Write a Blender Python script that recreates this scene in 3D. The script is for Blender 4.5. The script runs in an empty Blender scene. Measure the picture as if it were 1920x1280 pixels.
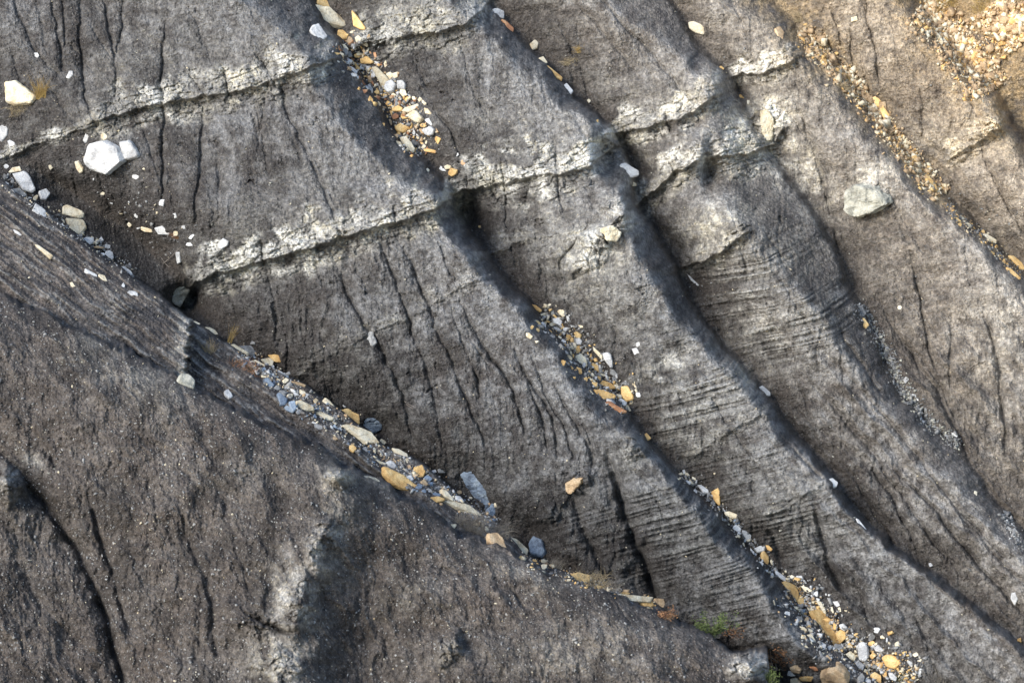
import bpy, bmesh, math, random
import numpy as np
from mathutils import Vector, Matrix

# ------------------------------------------------------------------ camera, light
SC = bpy.context.scene
PX = 96.0            # reference pixels per metre at the hillside
DIST = 60.0
PITCH = math.radians(-12)
fwd = Vector((0, math.cos(PITCH), math.sin(PITCH)))
upv = Vector((0, -math.sin(PITCH), math.cos(PITCH)))
rgt = Vector((1, 0, 0))
CAM = Vector((0, -DIST * math.cos(PITCH), 14 - DIST * math.sin(PITCH)))

cd = bpy.data.cameras.new('camera'); cam = bpy.data.objects.new('camera', cd)
SC.collection.objects.link(cam); SC.camera = cam
cam.location = CAM; cam.rotation_euler = (math.pi / 2 + PITCH, 0, 0)
cd.sensor_width = 36; cd.lens = 36 * DIST / (1920 / PX)
cd.clip_start = 1; cd.clip_end = 2000
cd.dof.use_dof = True; cd.dof.focus_distance = 60.5; cd.dof.aperture_fstop = 1.3

SUN_DIR = (-0.66, -0.70, 0.52)      # direction towards the sun
sd = Vector(SUN_DIR).normalized()
sun_el = math.asin(sd.z); sun_az = math.atan2(sd.x, sd.y)
W = bpy.data.worlds.new('World'); SC.world = W; W.use_nodes = True
nt = W.node_tree; nt.nodes.clear()
wo = nt.nodes.new('ShaderNodeOutputWorld'); bg = nt.nodes.new('ShaderNodeBackground')
sk = nt.nodes.new('ShaderNodeTexSky'); sk.sky_type = 'NISHITA'; sk.sun_disc = False
sk.sun_elevation = sun_el; sk.sun_rotation = sun_az; sk.altitude = 900
bg.inputs['Strength'].default_value = 0.15
nt.links.new(sk.outputs[0], bg.inputs[0]); nt.links.new(bg.outputs[0], wo.inputs[0])
sl = bpy.data.lights.new('sun', 'SUN'); sl.energy = 2.75; sl.angle = math.radians(26); sl.color = (1, .95, .88)
so = bpy.data.objects.new('sun', sl); SC.collection.objects.link(so)
so.rotation_euler = sd.to_track_quat('Z', 'Y').to_euler()
SC.view_settings.view_transform = 'Standard'; SC.view_settings.look = 'None'
SC.view_settings.exposure = 0.92; SC.view_settings.gamma = 1

random.seed(11)
# ------------------------------------------------------------------ numpy noise
def _hash(ix, iy, seed):
    h = (ix.astype(np.int64) * 374761393 + iy.astype(np.int64) * 668265263 + seed * 974634777) & 0xffffffff
    h = ((h ^ (h >> 13)) * 1274126177) & 0xffffffff
    return (h ^ (h >> 16)) & 0xffff
_ang = np.arange(65536) * (2 * np.pi / 65536)
_CX = np.cos(_ang).astype(np.float32); _CY = np.sin(_ang).astype(np.float32)
def perlin(x, y, seed=0):
    x0 = np.floor(x); y0 = np.floor(y); fx = (x - x0).astype(np.float32); fy = (y - y0).astype(np.float32)
    ux = fx * fx * fx * (fx * (fx * 6 - 15) + 10); uy = fy * fy * fy * (fy * (fy * 6 - 15) + 10)
    def g(dx, dy):
        h = _hash(x0 + dx, y0 + dy, seed); return _CX[h] * (fx - dx) + _CY[h] * (fy - dy)
    a = g(0, 0); b = g(1, 0); c = g(0, 1); d = g(1, 1)
    return ((a + (b - a) * ux) + ((c + (d - c) * ux) - (a + (b - a) * ux)) * uy) * 1.5
def fbm(x, y, scale, octs=4, seed=0, gain=.5):
    s = 0; a = 1
    for o in range(octs):
        s = s + a * perlin(x / scale + o * 17.3, y / scale + o * 9.1, seed + o); scale /= 2; a *= gain
    return s
def cells(x, y, seed=0):
    """F1, F2 and a random value of the nearest cell"""
    x0 = np.floor(x); y0 = np.floor(y)
    f1 = np.full(x.shape, 9., np.float32); f2 = f1.copy(); val = np.zeros(x.shape, np.float32)
    for dx in (-1, 0, 1):
        for dy in (-1, 0, 1):
            h = _hash(x0 + dx, y0 + dy, seed); h2 = _hash(x0 + dx, y0 + dy, seed + 77)
            px = x0 + dx + h / 65536. ; py = y0 + dy + h2 / 65536.
            d = np.sqrt((px - x) ** 2 + (py - y) ** 2).astype(np.float32)
            nearer = d < f1
            f2 = np.where(nearer, f1, np.minimum(f2, d)); val = np.where(nearer, ((h * 7 + h2) & 1023) / 1023., val)
            f1 = np.where(nearer, d, f1)
    return f1, f2, val
def sstep(a, b, x):
    t = np.clip((x - a) / (b - a), 0, 1); return t * t * (3 - 2 * t)
def blur(a, s):
    r = int(3 * s + 1); k = np.exp(-.5 * (np.arange(-r, r + 1) / s) ** 2); k /= k.sum()
    for ax in (0, 1):
        p = np.pad(a, [(r, r) if i == ax else (0, 0) for i in (0, 1)], 'edge'); o = 0
        n = a.shape[ax]
        for i, w in enumerate(k):
            o = o + w * (p[i:i + n] if ax == 0 else p[:, i:i + n])
        a = o
    return a

# ------------------------------------------------------------------ relief drawn as gully and crest lines (x, y, height in m)
def L(*p): return np.array(p, float)
MAIN = [
 L((-3500,-1200,0),(-1600,-400,0),(-560,0,0),(-140,200,.1),(60,310,.0),(170,380,-.15),(270,450,-.2),(345,540,-.4),(450,650,-.4),(600,770,-.5),(780,870,-.4),(945,1000,-.3),(1120,1110,0),(1330,1200,0),(1540,1300,0),(1850,1700,0),(2800,2500,0)),
 L((-1800,-1200,1.2),(-400,-400,1.1),(180,0,1.0),(300,100,1.05),(330,200,1.0),(390,300,1.05),(440,400,1.1),(540,500,.95),(640,600,.95),(740,700,.8),(840,800,.55),(960,900,.4),(1090,1000,.5),(1220,1100,.5),(1400,1200,.4),(1650,1300,.5),(2100,1700,.5),(3000,2500,.5)),
 L((-600,-1200,2.0),(90,-400,2),(455,0,1.7),(525,60,1.7),(590,105,1.75),(575,150,1.6),(660,260,1.6),(760,345,1.6),(826,372,1.75),(815,400,1.6),(860,470,1.6),(950,560,1.5),(1035,660,1.4),(1085,750,1.3),(1150,800,1.2),(1215,850,1.2),(1265,920,1.3),(1335,1000,1.3),(1400,1060,1.2),(1440,1120,1.1),(1490,1200,.9),(1560,1260,.8),(1700,1340,.7),(2200,1700,.6),(3100,2500,.6)),
 L((-400,-1200,.5),(300,-400,.5),(590,0,.5),(640,80,.5),(690,170,.45),(740,240,.45),(785,300,.3),(842,345,.2),(862,400,.0),(905,470,.05),(1000,570,.2),(1095,680,.3),(1185,780,.3),(1240,855,.1),(1300,910,.2),(1382,1000,.1),(1445,1070,.1),(1505,1150,.1),(1590,1230,.1),(1720,1330,0),(2300,1700,0),(3200,2500,0)),
 L((-200,-1200,1.7),(560,-400,1.5),(840,0,1.35),(890,40,1.35),(960,110,1.3),(1060,200,1.35),(1125,250,1.4),(1105,310,1.3),(1165,370,1.5),(1180,430,1.5),(1215,520,1.4),(1275,610,1.2),(1360,695,1.1),(1405,740,1.2),(1450,810,1.1),(1540,880,1.1),(1590,960,1.1),(1680,1030,1.0),(1800,1120,1.0),(1925,1220,1.0),(2100,1350,1),(2600,1700,1),(3500,2500,1)),
 L((-50,-1200,.3),(680,-400,.3),(915,0,.5),(945,40,.45),(1010,105,.4),(1080,175,.35),(1150,245,.1),(1185,320,-.1),(1202,400,-.1),(1260,485,-.1),(1330,610,-.1),(1425,720,.1),(1500,830,.1),(1570,920,.1),(1640,1000,.1),(1745,1085,.2),(1860,1185,.2),(1960,1260,.2),(2200,1400,0),(2800,1700,0),(3700,2500,0)),
 L((100,-1200,1.5),(850,-400,1.3),(1130,0,1.2),(1240,80,1.2),(1335,150,1.25),(1335,200,1.15),(1312,270,1.3),(1325,330,1.0),(1395,425,1.35),(1450,500,1.25),(1500,560,1.25),(1545,610,1.15),(1585,670,1.0),(1630,740,.9),(1730,850,.85),(1850,980,.9),(1960,1080,.9),(2200,1300,.8),(2900,1700,.8),(3800,2500,.8)),
 L((250,-1200,.3),(980,-400,.3),(1255,0,.5),(1300,70,.5),(1368,150,.4),(1395,200,.45),(1440,280,.3),(1495,350,.2),(1545,430,.2),(1582,505,.1),(1618,590,.1),(1660,690,.2),(1705,760,.2),(1795,840,.3),(1865,930,.3),(1925,1010,.3),(2030,1120,.3),(2350,1350,0),(3000,1700,0),(4000,2500,0)),
 L((420,-1200,1.3),(1100,-400,1.2),(1360,0,1.1),(1430,50,1.15),(1490,110,1.2),(1580,215,1.05),(1645,285,1.1),(1722,370,1.1),(1800,430,1.1),(1885,525,1.05),(1960,600,1),(2100,760,1),(2300,1000,1),(2600,1350,1),(3200,1700,1),(4200,2500,1)),
 L((700,-1200,.5),(1250,-400,.5),(1440,0,.65),(1500,60,.6),(1545,105,.55),(1600,170,.5),(1665,240,.4),(1728,315,.4),(1772,370,.35),(1842,430,.35),(1905,500,.3),(1990,590,.3),(2200,760,.3),(2450,1000,.3),(2750,1350,.3),(3400,1700,.3),(4400,2500,.3)),
 L((1000,-1200,1.5),(1560,-400,1.5),(1680,0,1.35),(1735,80,1.3),(1800,155,1.3),(1872,215,1.35),(1890,270,1.2),(1950,360,1.2),(2080,500,1.2),(2500,1000,1.2),(2900,1350,1.2),(3600,1700,1.2),(4600,2500,1.2)),
 L((1150,-1200,.6),(1650,-400,.7),(1722,0,.85),(1765,60,.8),(1822,130,.75),(1880,195,.65),(1920,260,.5),(2000,360,.5),(2160,500,.5),(2600,1000,.5),(3050,1350,.5),(3800,1700,.5),(4800,2500,.5)),
 L((2300,-1200,2.2),(2200,-400,2.2),(2150,0,2.1),(2300,200,2),(2500,500,2),(2900,1000,2),(3300,1350,2),(4100,1700,2),(5000,2500,2)),
]
# ridge in front of the left gully (F1) and the mounds nearest the camera (F0)
S1 = L((-3500,-1100),(-1500,-300),(-500,60),(-120,270),(0,338),(60,378),(130,432),(200,484),(250,520),(300,556),(320,574),(352,594),(372,604),(420,640),(500,688),(570,722),(640,768),(720,836),(800,872),(860,930),(930,976),(985,1038),(1060,1074),(1140,1100),(1235,1128),(1262,1165),(1340,1210),(1500,1330),(1900,1560),(4500,2900))
S0 = L((-3500,-600),(-1500,100),(-500,440),(0,556),(60,578),(130,608),(250,664),(360,728),(500,798),(600,846),(640,872),(700,898),(780,944),(860,1000),(950,1038),(1050,1078),(1150,1115),(1240,1145),(1300,1178),(1370,1210),(1438,1222),(1446,1290),(1560,1420),(1900,1700),(4500,3400))
F1L = [   # by rows, seen from the crest S1 down and left
 L((-3600,-1200,3.6),(-1500,-300,3.4),(-700,100,3.3),(-300,330,3.2),(0,500,3.0),(200,620,2.8),(420,760,2.6),(640,890,2.2),(900,1040,1.9),(1200,1200,1.8),(1500,1400,1.8),(4000,2500,1.8)),
]
F0L = [
 L((-3500,-1200,4.6),(-900,400,5.0),(-330,700,5.6),(-250,900,5.3),(-200,1100,5.0),(-160,1300,4.9),(-100,2500,4.9)),
 L((-3300,-1200,4.4),(-500,400,4.8),(-60,700,5.6),(5,845,5.05),(60,915,5.0),(148,1030,4.85),(190,1130,4.8),(228,1230,4.75),(260,1320,4.7),(400,2500,4.5)),
 L((-3000,-1200,5),(-200,400,5.1),(180,700,5.85),(190,800,5.8),(240,900,5.65),(300,1000,5.5),(330,1100,5.4),(360,1200,5.35),(400,1320,5.3),(700,2500,5.3)),
 L((-2700,-1200,5.4),(0,400,5.4),(380,700,6.1),(520,800,6.2),(632,880,6.3),(636,940,6.35),(610,1010,6.4),(582,1070,6.35),(556,1130,6.25),(552,1200,6.1),(552,1320,6.1),(900,2500,6)),
 L((-2600,-1200,5),(100,400,5.2),(470,700,5.6),(640,800,5.6),(690,880,5.8),(705,940,5.6),(700,1010,5.4),(690,1070,5.2),(672,1130,5.05),(668,1200,4.95),(672,1320,4.9),(1000,2500,4.5)),
 L((-2300,-1200,5),(400,400,5.2),(700,700,5.6),(800,800,5.6),(850,880,5.7),(900,1010,5.7),(900,1130,5.6),(860,1200,5.5),(850,1320,5.4),(1300,2500,5.4)),
 L((-2000,-1200,5),(700,400,5.2),(1000,700,5.6),(1100,1000,5.9),(1150,1130,6.0),(1200,1200,6.1),(1250,1320,6.1),(1900,2500,6)),
 L((-1000,-1200,4),(1300,400,4),(1600,700,4),(1750,1000,4.2),(1800,1130,4.4),(1850,1200,4.4),(1900,1320,4.4),(2900,2500,4)),
]
GX0, GY0, GS = -1600, -1200, 4.0
gxs = np.arange(GX0, 3600, GS); gys = np.arange(GY0, 2500, GS)
def loft(lines, c=2):
    out = np.zeros((len(gys), len(gxs)))
    xs = np.array([np.interp(gys, l[:, 1], l[:, 0]) for l in lines]); hs = np.array([np.interp(gys, l[:, 1], l[:, c]) for l in lines])
    for j in range(len(gys)):
        out[j] = np.interp(gxs, np.maximum.accumulate(xs[:, j] + np.arange(len(lines)) * .01), hs[:, j])
    return out
def samp(G, x, y):
    fx = np.clip((x - GX0) / GS, 0, G.shape[1] - 1.001); fy = np.clip((y - GY0) / GS, 0, G.shape[0] - 1.001)
    ix = fx.astype(int); iy = fy.astype(int); fx = fx - ix; fy = fy - iy
    return (G[iy, ix] * (1 - fx) + G[iy, ix + 1] * fx) * (1 - fy) + (G[iy + 1, ix] * (1 - fx) + G[iy + 1, ix + 1] * fx) * fy
def shaped(lines):
    # add the in-between profile lines: convex wide faces, crests that roll over and end in a sharp brow above the gully
    out = []
    for k in range(len(lines)):
        l = lines[k]; yy = np.arange(-1200, 2501, 20.)
        X0 = np.interp(yy, l[:, 1], l[:, 0]); h0 = np.interp(yy, l[:, 1], l[:, 2]) ; h0 = np.where(h0 > .72, .72 + (h0 - .72) * 1.45, h0)
        out.append(np.stack([X0, yy, h0 * 1.3, h0 * 0 + (0 if k == 0 else .5 if k == 1 else 1. - k % 2), h0 * 0], 1))
    res = [out[0]]
    for k in range(1, len(out)):
        a, b_ = out[k - 1], out[k]; w = np.maximum(b_[:, 0] - a[:, 0], 1)
        if k == 2: pass
        elif k % 2 == 0 or k == 1:      # gully -> crest
            for t, v in ((.12, .10), (.35, .42), (.62, .74), (.90, .97)):
                res.append(np.stack([a[:, 0] + w * t, a[:, 1], a[:, 2] + (b_[:, 2] - a[:, 2]) * v, w * 0 + t * (.5 if k == 1 else 1), w * 0], 1))
        else:               # crest -> gully, brow
            brow = np.minimum(6, w * .2)
            res.append(np.stack([a[:, 0] + w * .30, a[:, 1], a[:, 2] + (b_[:, 2] - a[:, 2]) * .20, w * 0 + .6, w * 0 + .8], 1))
            res.append(np.stack([b_[:, 0] - brow, a[:, 1], a[:, 2] + (b_[:, 2] - a[:, 2]) * .66, w * 0 + .2, w * 0 + 1], 1))
        res.append(b_)
    return res
SHP = shaped(MAIN)
HM = blur(loft(SHP), 1.1); HT = blur(loft(SHP, 3), 1.5); HN = blur(loft(SHP, 4), 1.0)
# narrow crest sharpening: keep a little of the unblurred loft
H0 = blur(loft(F0L), 2.2)
def chaikin(p, n=2):
    for _ in range(n):
        q = np.empty((2 * (len(p) - 1), p.shape[1])); q[0::2] = p[:-1] * .75 + p[1:] * .25; q[1::2] = p[:-1] * .25 + p[1:] * .75
        p = np.vstack([p[:1], q, p[-1:]])
    return p

# limestone beds: lip line (x, y), strength of the step in m, thickness of the pale face in px
LEDGES = [
 (L((-60,316),(0,298),(60,272),(150,243),(182,232)), .10, 12, .8),
 (L((178,228),(215,214),(300,192),(380,180),(430,174),(500,154),(560,136),(622,112)), .20, 34, .85),
 (L((655,88),(700,80),(780,64),(866,48),(898,22),(925,-6)), .18, 34, .75),
 (L((338,562),(366,528),(420,508),(480,492),(600,458),(680,432),(750,412),(800,398),(846,372)), .26, 36, 1.0),
 (L((848,362),(900,352),(960,338),(1040,326),(1112,310),(1152,272)), .22, 40, .95),
 (L((1142,250),(1200,240),(1270,224),(1300,206),(1346,176)), .20, 30, .8),
 (L((1372,142),(1430,136),(1480,116),(1498,104)), .16, 22, .8),
 (L((1195,385),(1230,352),(1260,328),(1312,300),(1322,286)), .22, 34, .75),
 (L((1330,296),(1400,290),(1452,270),(1470,236)), .20, 44, .8),
 (L((1284,500),(1340,482),(1402,432)), .20, 20, .75),
 (L((560,700),(640,655),(700,622),(790,585),(850,545),(905,520)), .05, 18, .38),
 (L((880,492),(930,474),(975,452),(1040,440)), .05, 22, .4),
 (L((1780,300),(1830,268),(1884,232)), .12, 24, .7),
 (L((1200,700),(1290,735),(1400,690)), .05, 14, .3),
 (L((1400,985),(1480,950),(1545,905)), .06, 14, .35),
 (L((1290,860),(1360,810),(1440,770)), .06, 14, .35),
]
RILLS = [  # points, depth m, width px
 ([(20,-20),(45,60),(80,110),(112,145)],.07,5),([(95,-20),(105,50),(118,100),(118,135)],.09,5),([(112,-20),(122,55),(117,95)],.07,4),
 ([(152,-20),(153,30),(147,60),(152,110),(155,160),(165,205),(180,235)],.10,5),([(193,-20),(200,40),(212,90),(217,120),(216,185)],.09,5),([(234,-20),(226,60),(218,110)],.07,4),
 ([(60,120),(110,190),(150,240)],.05,6),([(315,30),(305,100),(300,150),(306,200),(307,280),(304,375)],.11,5),([(382,195),(384,230),(378,265),(374,300),(371,360),(363,440)],.09,6),
 ([(402,290),(411,350),(408,420)],.05,7),([(515,125),(535,210),(555,240),(580,290),(605,350),(620,390),(640,440)],.09,6),([(570,230),(600,330),(640,400)],.05,6),
 ([(350,138),(368,160),(388,182)],.08,3),([(414,120),(424,150),(428,180)],.10,3),([(478,100),(498,130),(515,160)],.08,4),([(246,185),(262,212)],.06,3),([(655,390),(662,420)],.06,3),([(735,385),(742,425)],.1,4),([(590,430),(595,470)],.07,4),([(488,450),(494,500)],.12,5),
 ([(500,495),(508,540),(515,590),(520,650)],.09,8),([(420,510),(428,560),(450,600)],.05,8),([(450,540),(462,575),(458,610)],.05,6),
 ([(622,470),(645,540),(680,600),(705,640),(740,700),(760,760),(782,840)],.13,7),([(708,440),(735,510),(745,550),(770,600),(778,645)],.12,6),
 ([(742,440),(770,490),(790,550),(810,580),(825,630),(850,690),(870,740),(892,790),(912,830)],.12,6),([(822,450),(840,500),(857,530)],.07,5),
 ([(862,550),(890,620),(920,670),(950,705),(970,760),(985,810)],.13,7),([(955,640),(990,710),(1020,750),(1040,800),(1045,860)],.12,7),([(1000,670),(1030,760),(1060,800),(1078,860)],.10,6),
 ([(1038,720),(1070,780),(1105,830),(1115,880)],.10,6),([(885,680),(898,730),(900,760)],.09,5),([(780,640),(800,700),(822,770),(830,840)],.09,7),([(1085,780),(1108,820),(1110,870)],.09,5),([(985,700),(1012,780),(1028,850)],.09,5),
 ([(560,540),(600,620),(640,700)],.04,8),([(660,500),(700,560)],.04,6),
 ([(803,185),(825,220),(850,250),(862,300)],.10,6),([(775,110),(800,170)],.07,6),([(1040,20),(1075,95),(1098,140),(1106,195)],.07,6),([(1120,-10),(1200,80),(1275,165),(1310,200)],.09,6),([(1060,-10),(1140,70),(1200,150)],.05,7),
 ([(937,290),(944,330),(948,400),(952,440)],.07,3),([(1040,265),(1047,330),(1053,400)],.07,3),([(890,300),(905,340),(945,385)],.07,3),([(985,350),(988,420)],.05,5),([(960,455),(966,505)],.06,5),([(976,448),(978,502)],.06,5),([(1000,400),(1010,480),(1015,530)],.06,5),([(1040,480),(1048,560)],.06,6),([(1022,500),(1030,570)],.05,5),([(1050,540),(1075,585)],.05,5),
 ([(1112,415),(1072,458),(1044,494),(1062,535)],.07,5),([(1248,210),(1254,250)],.12,4),([(1254,295),(1268,330)],.1,4),
 ([(1556,10),(1572,60),(1578,90)],.07,4),([(1597,50),(1594,100),(1604,150)],.07,4),([(1620,-20),(1632,60),(1645,110),(1650,160)],.08,4),([(1610,100),(1630,170),(1650,200)],.05,4),([(1484,170),(1512,240),(1530,300),(1545,350),(1562,410)],.09,6),
 ([(1440,180),(1500,235),(1530,290),(1545,340)],.07,6),([(1720,150),(1735,210),(1728,270)],.05,5),([(1785,205),(1780,285)],.05,6),([(1832,255),(1856,320),(1890,395),(1930,450)],.09,5),([(1700,60),(1760,140)],.05,6),([(1540,50),(1560,100)],.05,4),([(1860,200),(1900,250)],.05,4),
 ([(1564,420),(1573,480)],.07,4),([(1708,470),(1722,540),(1735,600),(1742,660),(1760,700)],.11,5),([(1640,560),(1680,620),(1720,680),(1760,740),(1790,800),(1820,870)],.12,8),([(1690,630),(1750,700),(1790,780),(1800,830)],.10,7),
 ([(1838,560),(1860,640),(1875,690),(1880,760),(1887,860)],.12,7),([(1786,590),(1780,680),(1782,730)],.07,6),([(1560,580),(1590,650),(1620,690),(1655,740)],.08,6),
 ([(1500,690),(1620,830),(1700,940)],.09,8),([(1540,650),(1680,800),(1800,960),(1910,1070)],.09,7),([(1620,850),(1700,980),(1722,1035)],.13,7),([(1570,770),(1660,880),(1740,1000),(1810,1090)],.10,7),
 ([(1650,850),(1740,940),(1790,1000),(1870,1100),(1930,1160)],.13,7),([(1610,720),(1720,850),(1830,1000),(1920,1100)],.07,7),([(1700,1090),(1730,1190),(1775,1300)],.06,8),([(1600,1080),(1632,1170)],.08,7),([(1660,1090),(1700,1160),(1720,1240)],.05,7),([(1590,880),(1640,960),(1690,1040)],.09,6),
 ([(1142,850),(1160,920),(1180,990),(1210,1060),(1236,1130)],.42,14),([(1060,890),(1090,980),(1125,1060),(1160,1120)],.22,14),([(1450,800),(1500,860),(1545,900)],.10,6),([(1525,930),(1535,980),(1548,1040),(1580,1110)],.2,12),([(1440,980),(1462,1040),(1470,1080)],.15,10),([(1330,740),(1370,800)],.08,5),
 ([(1320,520),(1380,560),(1440,570)],.04,5),
 ([(-40,800),(5,848),(60,918),(110,980),(148,1035),(180,1110),(200,1170),(235,1290)],.30,13),([(165,920),(185,1000),(205,1060),(220,1120),(250,1190)],.16,11),([(60,1120),(120,1180),(180,1230)],.06,12),
 ([(330,920),(350,1000),(385,1080),(400,1150),(405,1230)],.12,11),([(270,880),(300,960),(330,1030)],.05,14),([(400,900),(430,980),(455,1060),(480,1100)],.06,12),([(370,1080),(380,1150),(370,1240)],.07,9),([(460,1145),(500,1170),(548,1188)],.22,6),([(480,1000),(470,1060),(455,1150)],.05,10),([(20,1040),(80,1120),(60,1200)],.05,12),([(90,830),(105,880)],.1,8),
 ([(950,1090),(985,1140)],.09,6),([(820,1170),(840,1240)],.08,10),([(700,1180),(760,1290)],.06,14),([(820,1060),(870,1080)],.06,7),
]
# ------------------------------------------------------------------ the grid
def axis(lo, a, b, hi, step):
    inner = np.arange(a, b + .1, step)
    def grow(start, end, sgn):
        v = []; s = step; x = start
        while (x - end) * sgn < 0:
            s = min(s * 1.08, 40); x += sgn * s; v.append(x)
        return v
    return np.array(grow(a, lo, -1)[::-1] + list(inner) + grow(b, hi, 1))
STEP = 1.55
ax = axis(-1500, -30, 1950, 3400, STEP); ay = axis(-1100, -30, 1310, 2350, STEP)
X, Y = np.meshgrid(ax, ay)
X = X.astype(np.float64); Y = Y.astype(np.float64)

def line_y(l, x): return np.interp(x, l[:, 0], l[:, 1])
def blob(x, y, cx, cy, rx, ry, ang=0):
    a = math.radians(ang); dx = x - cx; dy = y - cy
    u = dx * math.cos(a) + dy * math.sin(a); v = -dx * math.sin(a) + dy * math.cos(a)
    return np.exp(-((u / rx) ** 2 + (v / ry) ** 2))
def rot(x, y, ang):
    a = math.radians(ang); return x * math.cos(a) + y * math.sin(a), -x * math.sin(a) + y * math.cos(a)
def polydist(l, x, y):
    best = np.full(x.shape, 1e9)
    for (x0, y0), (x1, y1) in zip(l[:-1], l[1:]):
        dx, dy = x1 - x0, y1 - y0; t = np.clip(((x - x0) * dx + (y - y0) * dy) / (dx * dx + dy * dy + 1e-9), 0, 1)
        best = np.minimum(best, (x - x0 - t * dx) ** 2 + (y - y0 - t * dy) ** 2)
    return np.sqrt(best)

wx = fbm(X, Y, 70, 4, 1) * 9; wy = fbm(X, Y, 70, 4, 5) * 9
XW = X + wx; YW = Y + wy
m1 = sstep(-6, 2.5, Y + wy * .5 - line_y(S1, X)); m0 = sstep(-6, 2.5, Y + wy * 1.3 + fbm(X, Y * 0 + 3, 26, 3, 19) * 5 - line_y(S0, X))
mm = (1 - m1) * (1 - m0); mf1 = m1 * (1 - m0)
h_main = samp(HM, XW, YW)

# -- limestone beds
pale = np.zeros_like(X); rockm = np.zeros_like(X); hl = np.zeros_like(X)
for l, amp, th, pw in LEDGES:
    lo, hi = l[0, 0], l[-1, 0]
    jj = (ax > lo - 90) & (ax < hi + 90); ii = (ay > l[:, 1].min() - 260) & (ay < l[:, 1].max() + 200)
    sub = np.ix_(ii, jj); x = X[sub] + wx[sub] * .4; y = Y[sub] + fbm(X[sub], Y[sub] * .3, 26, 3, 91) * 5
    e = sstep(lo - 26, lo + 12, x) * (1 - sstep(hi - 12, hi + 22, x))
    yl = line_y(l, x); dy = y - yl
    a = amp * 1.12 * (1 + .45 * perlin(x / 45, yl / 45, 33)) * e
    up = np.where(dy < 0, np.exp(dy / (th * 1.6)), np.exp(-dy / 3.0) )
    und = np.where(dy > 0, (-.05 * (1 - sstep(th * .5, th * 1.5, dy)) - .45 * np.exp(-np.abs(dy - th * 1.1) / (th * .7))) * (1 - np.exp(-dy / 3.)), 0)
    hl[sub] += a * (up * 1.25 + und * .9)
    n = fbm(x, y, 40, 4, 44)
    top = th * (1.35 + 1.1 * n)
    band = sstep(-top * 1.3, -top * .6, dy) * (1 - sstep(-1, 5, dy)) * e
    crk = np.abs(perlin(x / 46 + dy * .005, dy / 60, 52)); crk = np.exp(-(crk / .022) ** 2) * band
    hl[sub] -= crk * amp * .25
    thick_ = .55 + .6 * sstep(-.4, .25, perlin(x / 75, yl / 75, 53))
    band = band * np.clip(thick_, 0, 1)
    halo = np.exp(np.minimum(dy, 0) / (th * 2.0)) * (1 - sstep(0, th * .9, dy)) * e * (.62 + .7 * n + .25 * fbm(x, y, 10, 2, 47))
    low = sstep(0, 5, dy) * (1 - sstep(th * .7, th * (1.5 + n), dy)) * e * min(1, amp * 6)
    pale[sub] = np.maximum(pale[sub], low * pw * (.42 + .6 * n + .3 * fbm(x, y, 9, 2, 48)))
    rockm[sub] = np.maximum(rockm[sub], low * .8)
    pale[sub] = np.maximum(pale[sub], pw * np.maximum(band * (.80 + .45 * n), halo * .66))
    rockm[sub] = np.maximum(rockm[sub], band * min(1, pw * 1.1))
# -- blocky, laminated rock of the beds
bx, by = rot(X, Y, -16)
f1, f2, cv = cells(bx / 22 + .3 * perlin(X / 9, Y / 9, 3), by / 9, 8)
blocks = (cv - .5) * .13 - np.exp(-((f2 - f1) / .10) ** 2) * .07
f1, f2, cv2 = cells(bx / 9 , by / 4.5, 18)
lay = perlin(bx / 60, by / 3.4, 19) * .022 + perlin(bx / 30, by / 1.9, 20) * .012
blocks = blocks + lay + (cv2 - .5) * .035 - np.exp(-((f2 - f1) / .12) ** 2) * .015
# -- thin laminations on the lower spurs
lam_mask = np.zeros_like(X)
for c in [(1390,530,95,50,-30,1),(1330,740,95,60,-30,1),(1250,800,70,70,0,.8),(1290,980,110,120,30,1),(1480,620,110,50,-20,1),(1540,560,60,25,0,.9),(1220,960,60,90,0,.9),(1460,1000,90,70,-30,.9),(1560,960,60,60,0,.5),(1380,1090,80,70,0,.9),(1180,1040,60,60,20,.6),(1350,300,60,30,0,.6),(1100,960,60,60,0,.5),(1300,620,60,40,-30,.3),(1440,860,70,70,0,.5)]:
    lam_mask = np.maximum(lam_mask, blob(X, Y, *c[:5]) * c[5])
lx, ly = rot(X + wx * .8, Y + wy * .8 + .0005 * (X - 1250) * (Y - 900) * sstep(850, 1000, Y), -27)
lam = perlin(lx / 90, ly / 5.2, 21) + .7 * perlin(lx / 40, ly / 2.8, 22) + .7 * perlin(lx / 160, ly / 13, 23)
brk = perlin(X / 9, Y / 9, 26)
hlam = (lam * .042 + np.abs(brk) * .03) * lam_mask
BED = Y + .36 * X - h_main * 15 + fbm(X, Y, 160, 2, 27) * 3 + fbm(X, Y, 14, 2, 28) * .6
zz = np.zeros_like(X)
lam = perlin(BED / 7.5, zz + .3 + X / 900, 21) + .7 * perlin(BED / 3.6, zz + X / 500, 22) + .6 * perlin(BED / 19, zz + X / 1200, 23)
lamS = np.sign(lam) * np.abs(lam) ** .45
brk = fbm(X, Y, 16, 3, 26)
lam_w = np.clip(lam_mask * sstep(-.55, .25, fbm(X, Y, 60, 3, 29) + .25), 0, 1) * 1.15 + .13
h_main = h_main + hl + blocks * np.clip(rockm, 0, 1) + lamS * .050 * lam_w * (1 + brk * .8)

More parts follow.
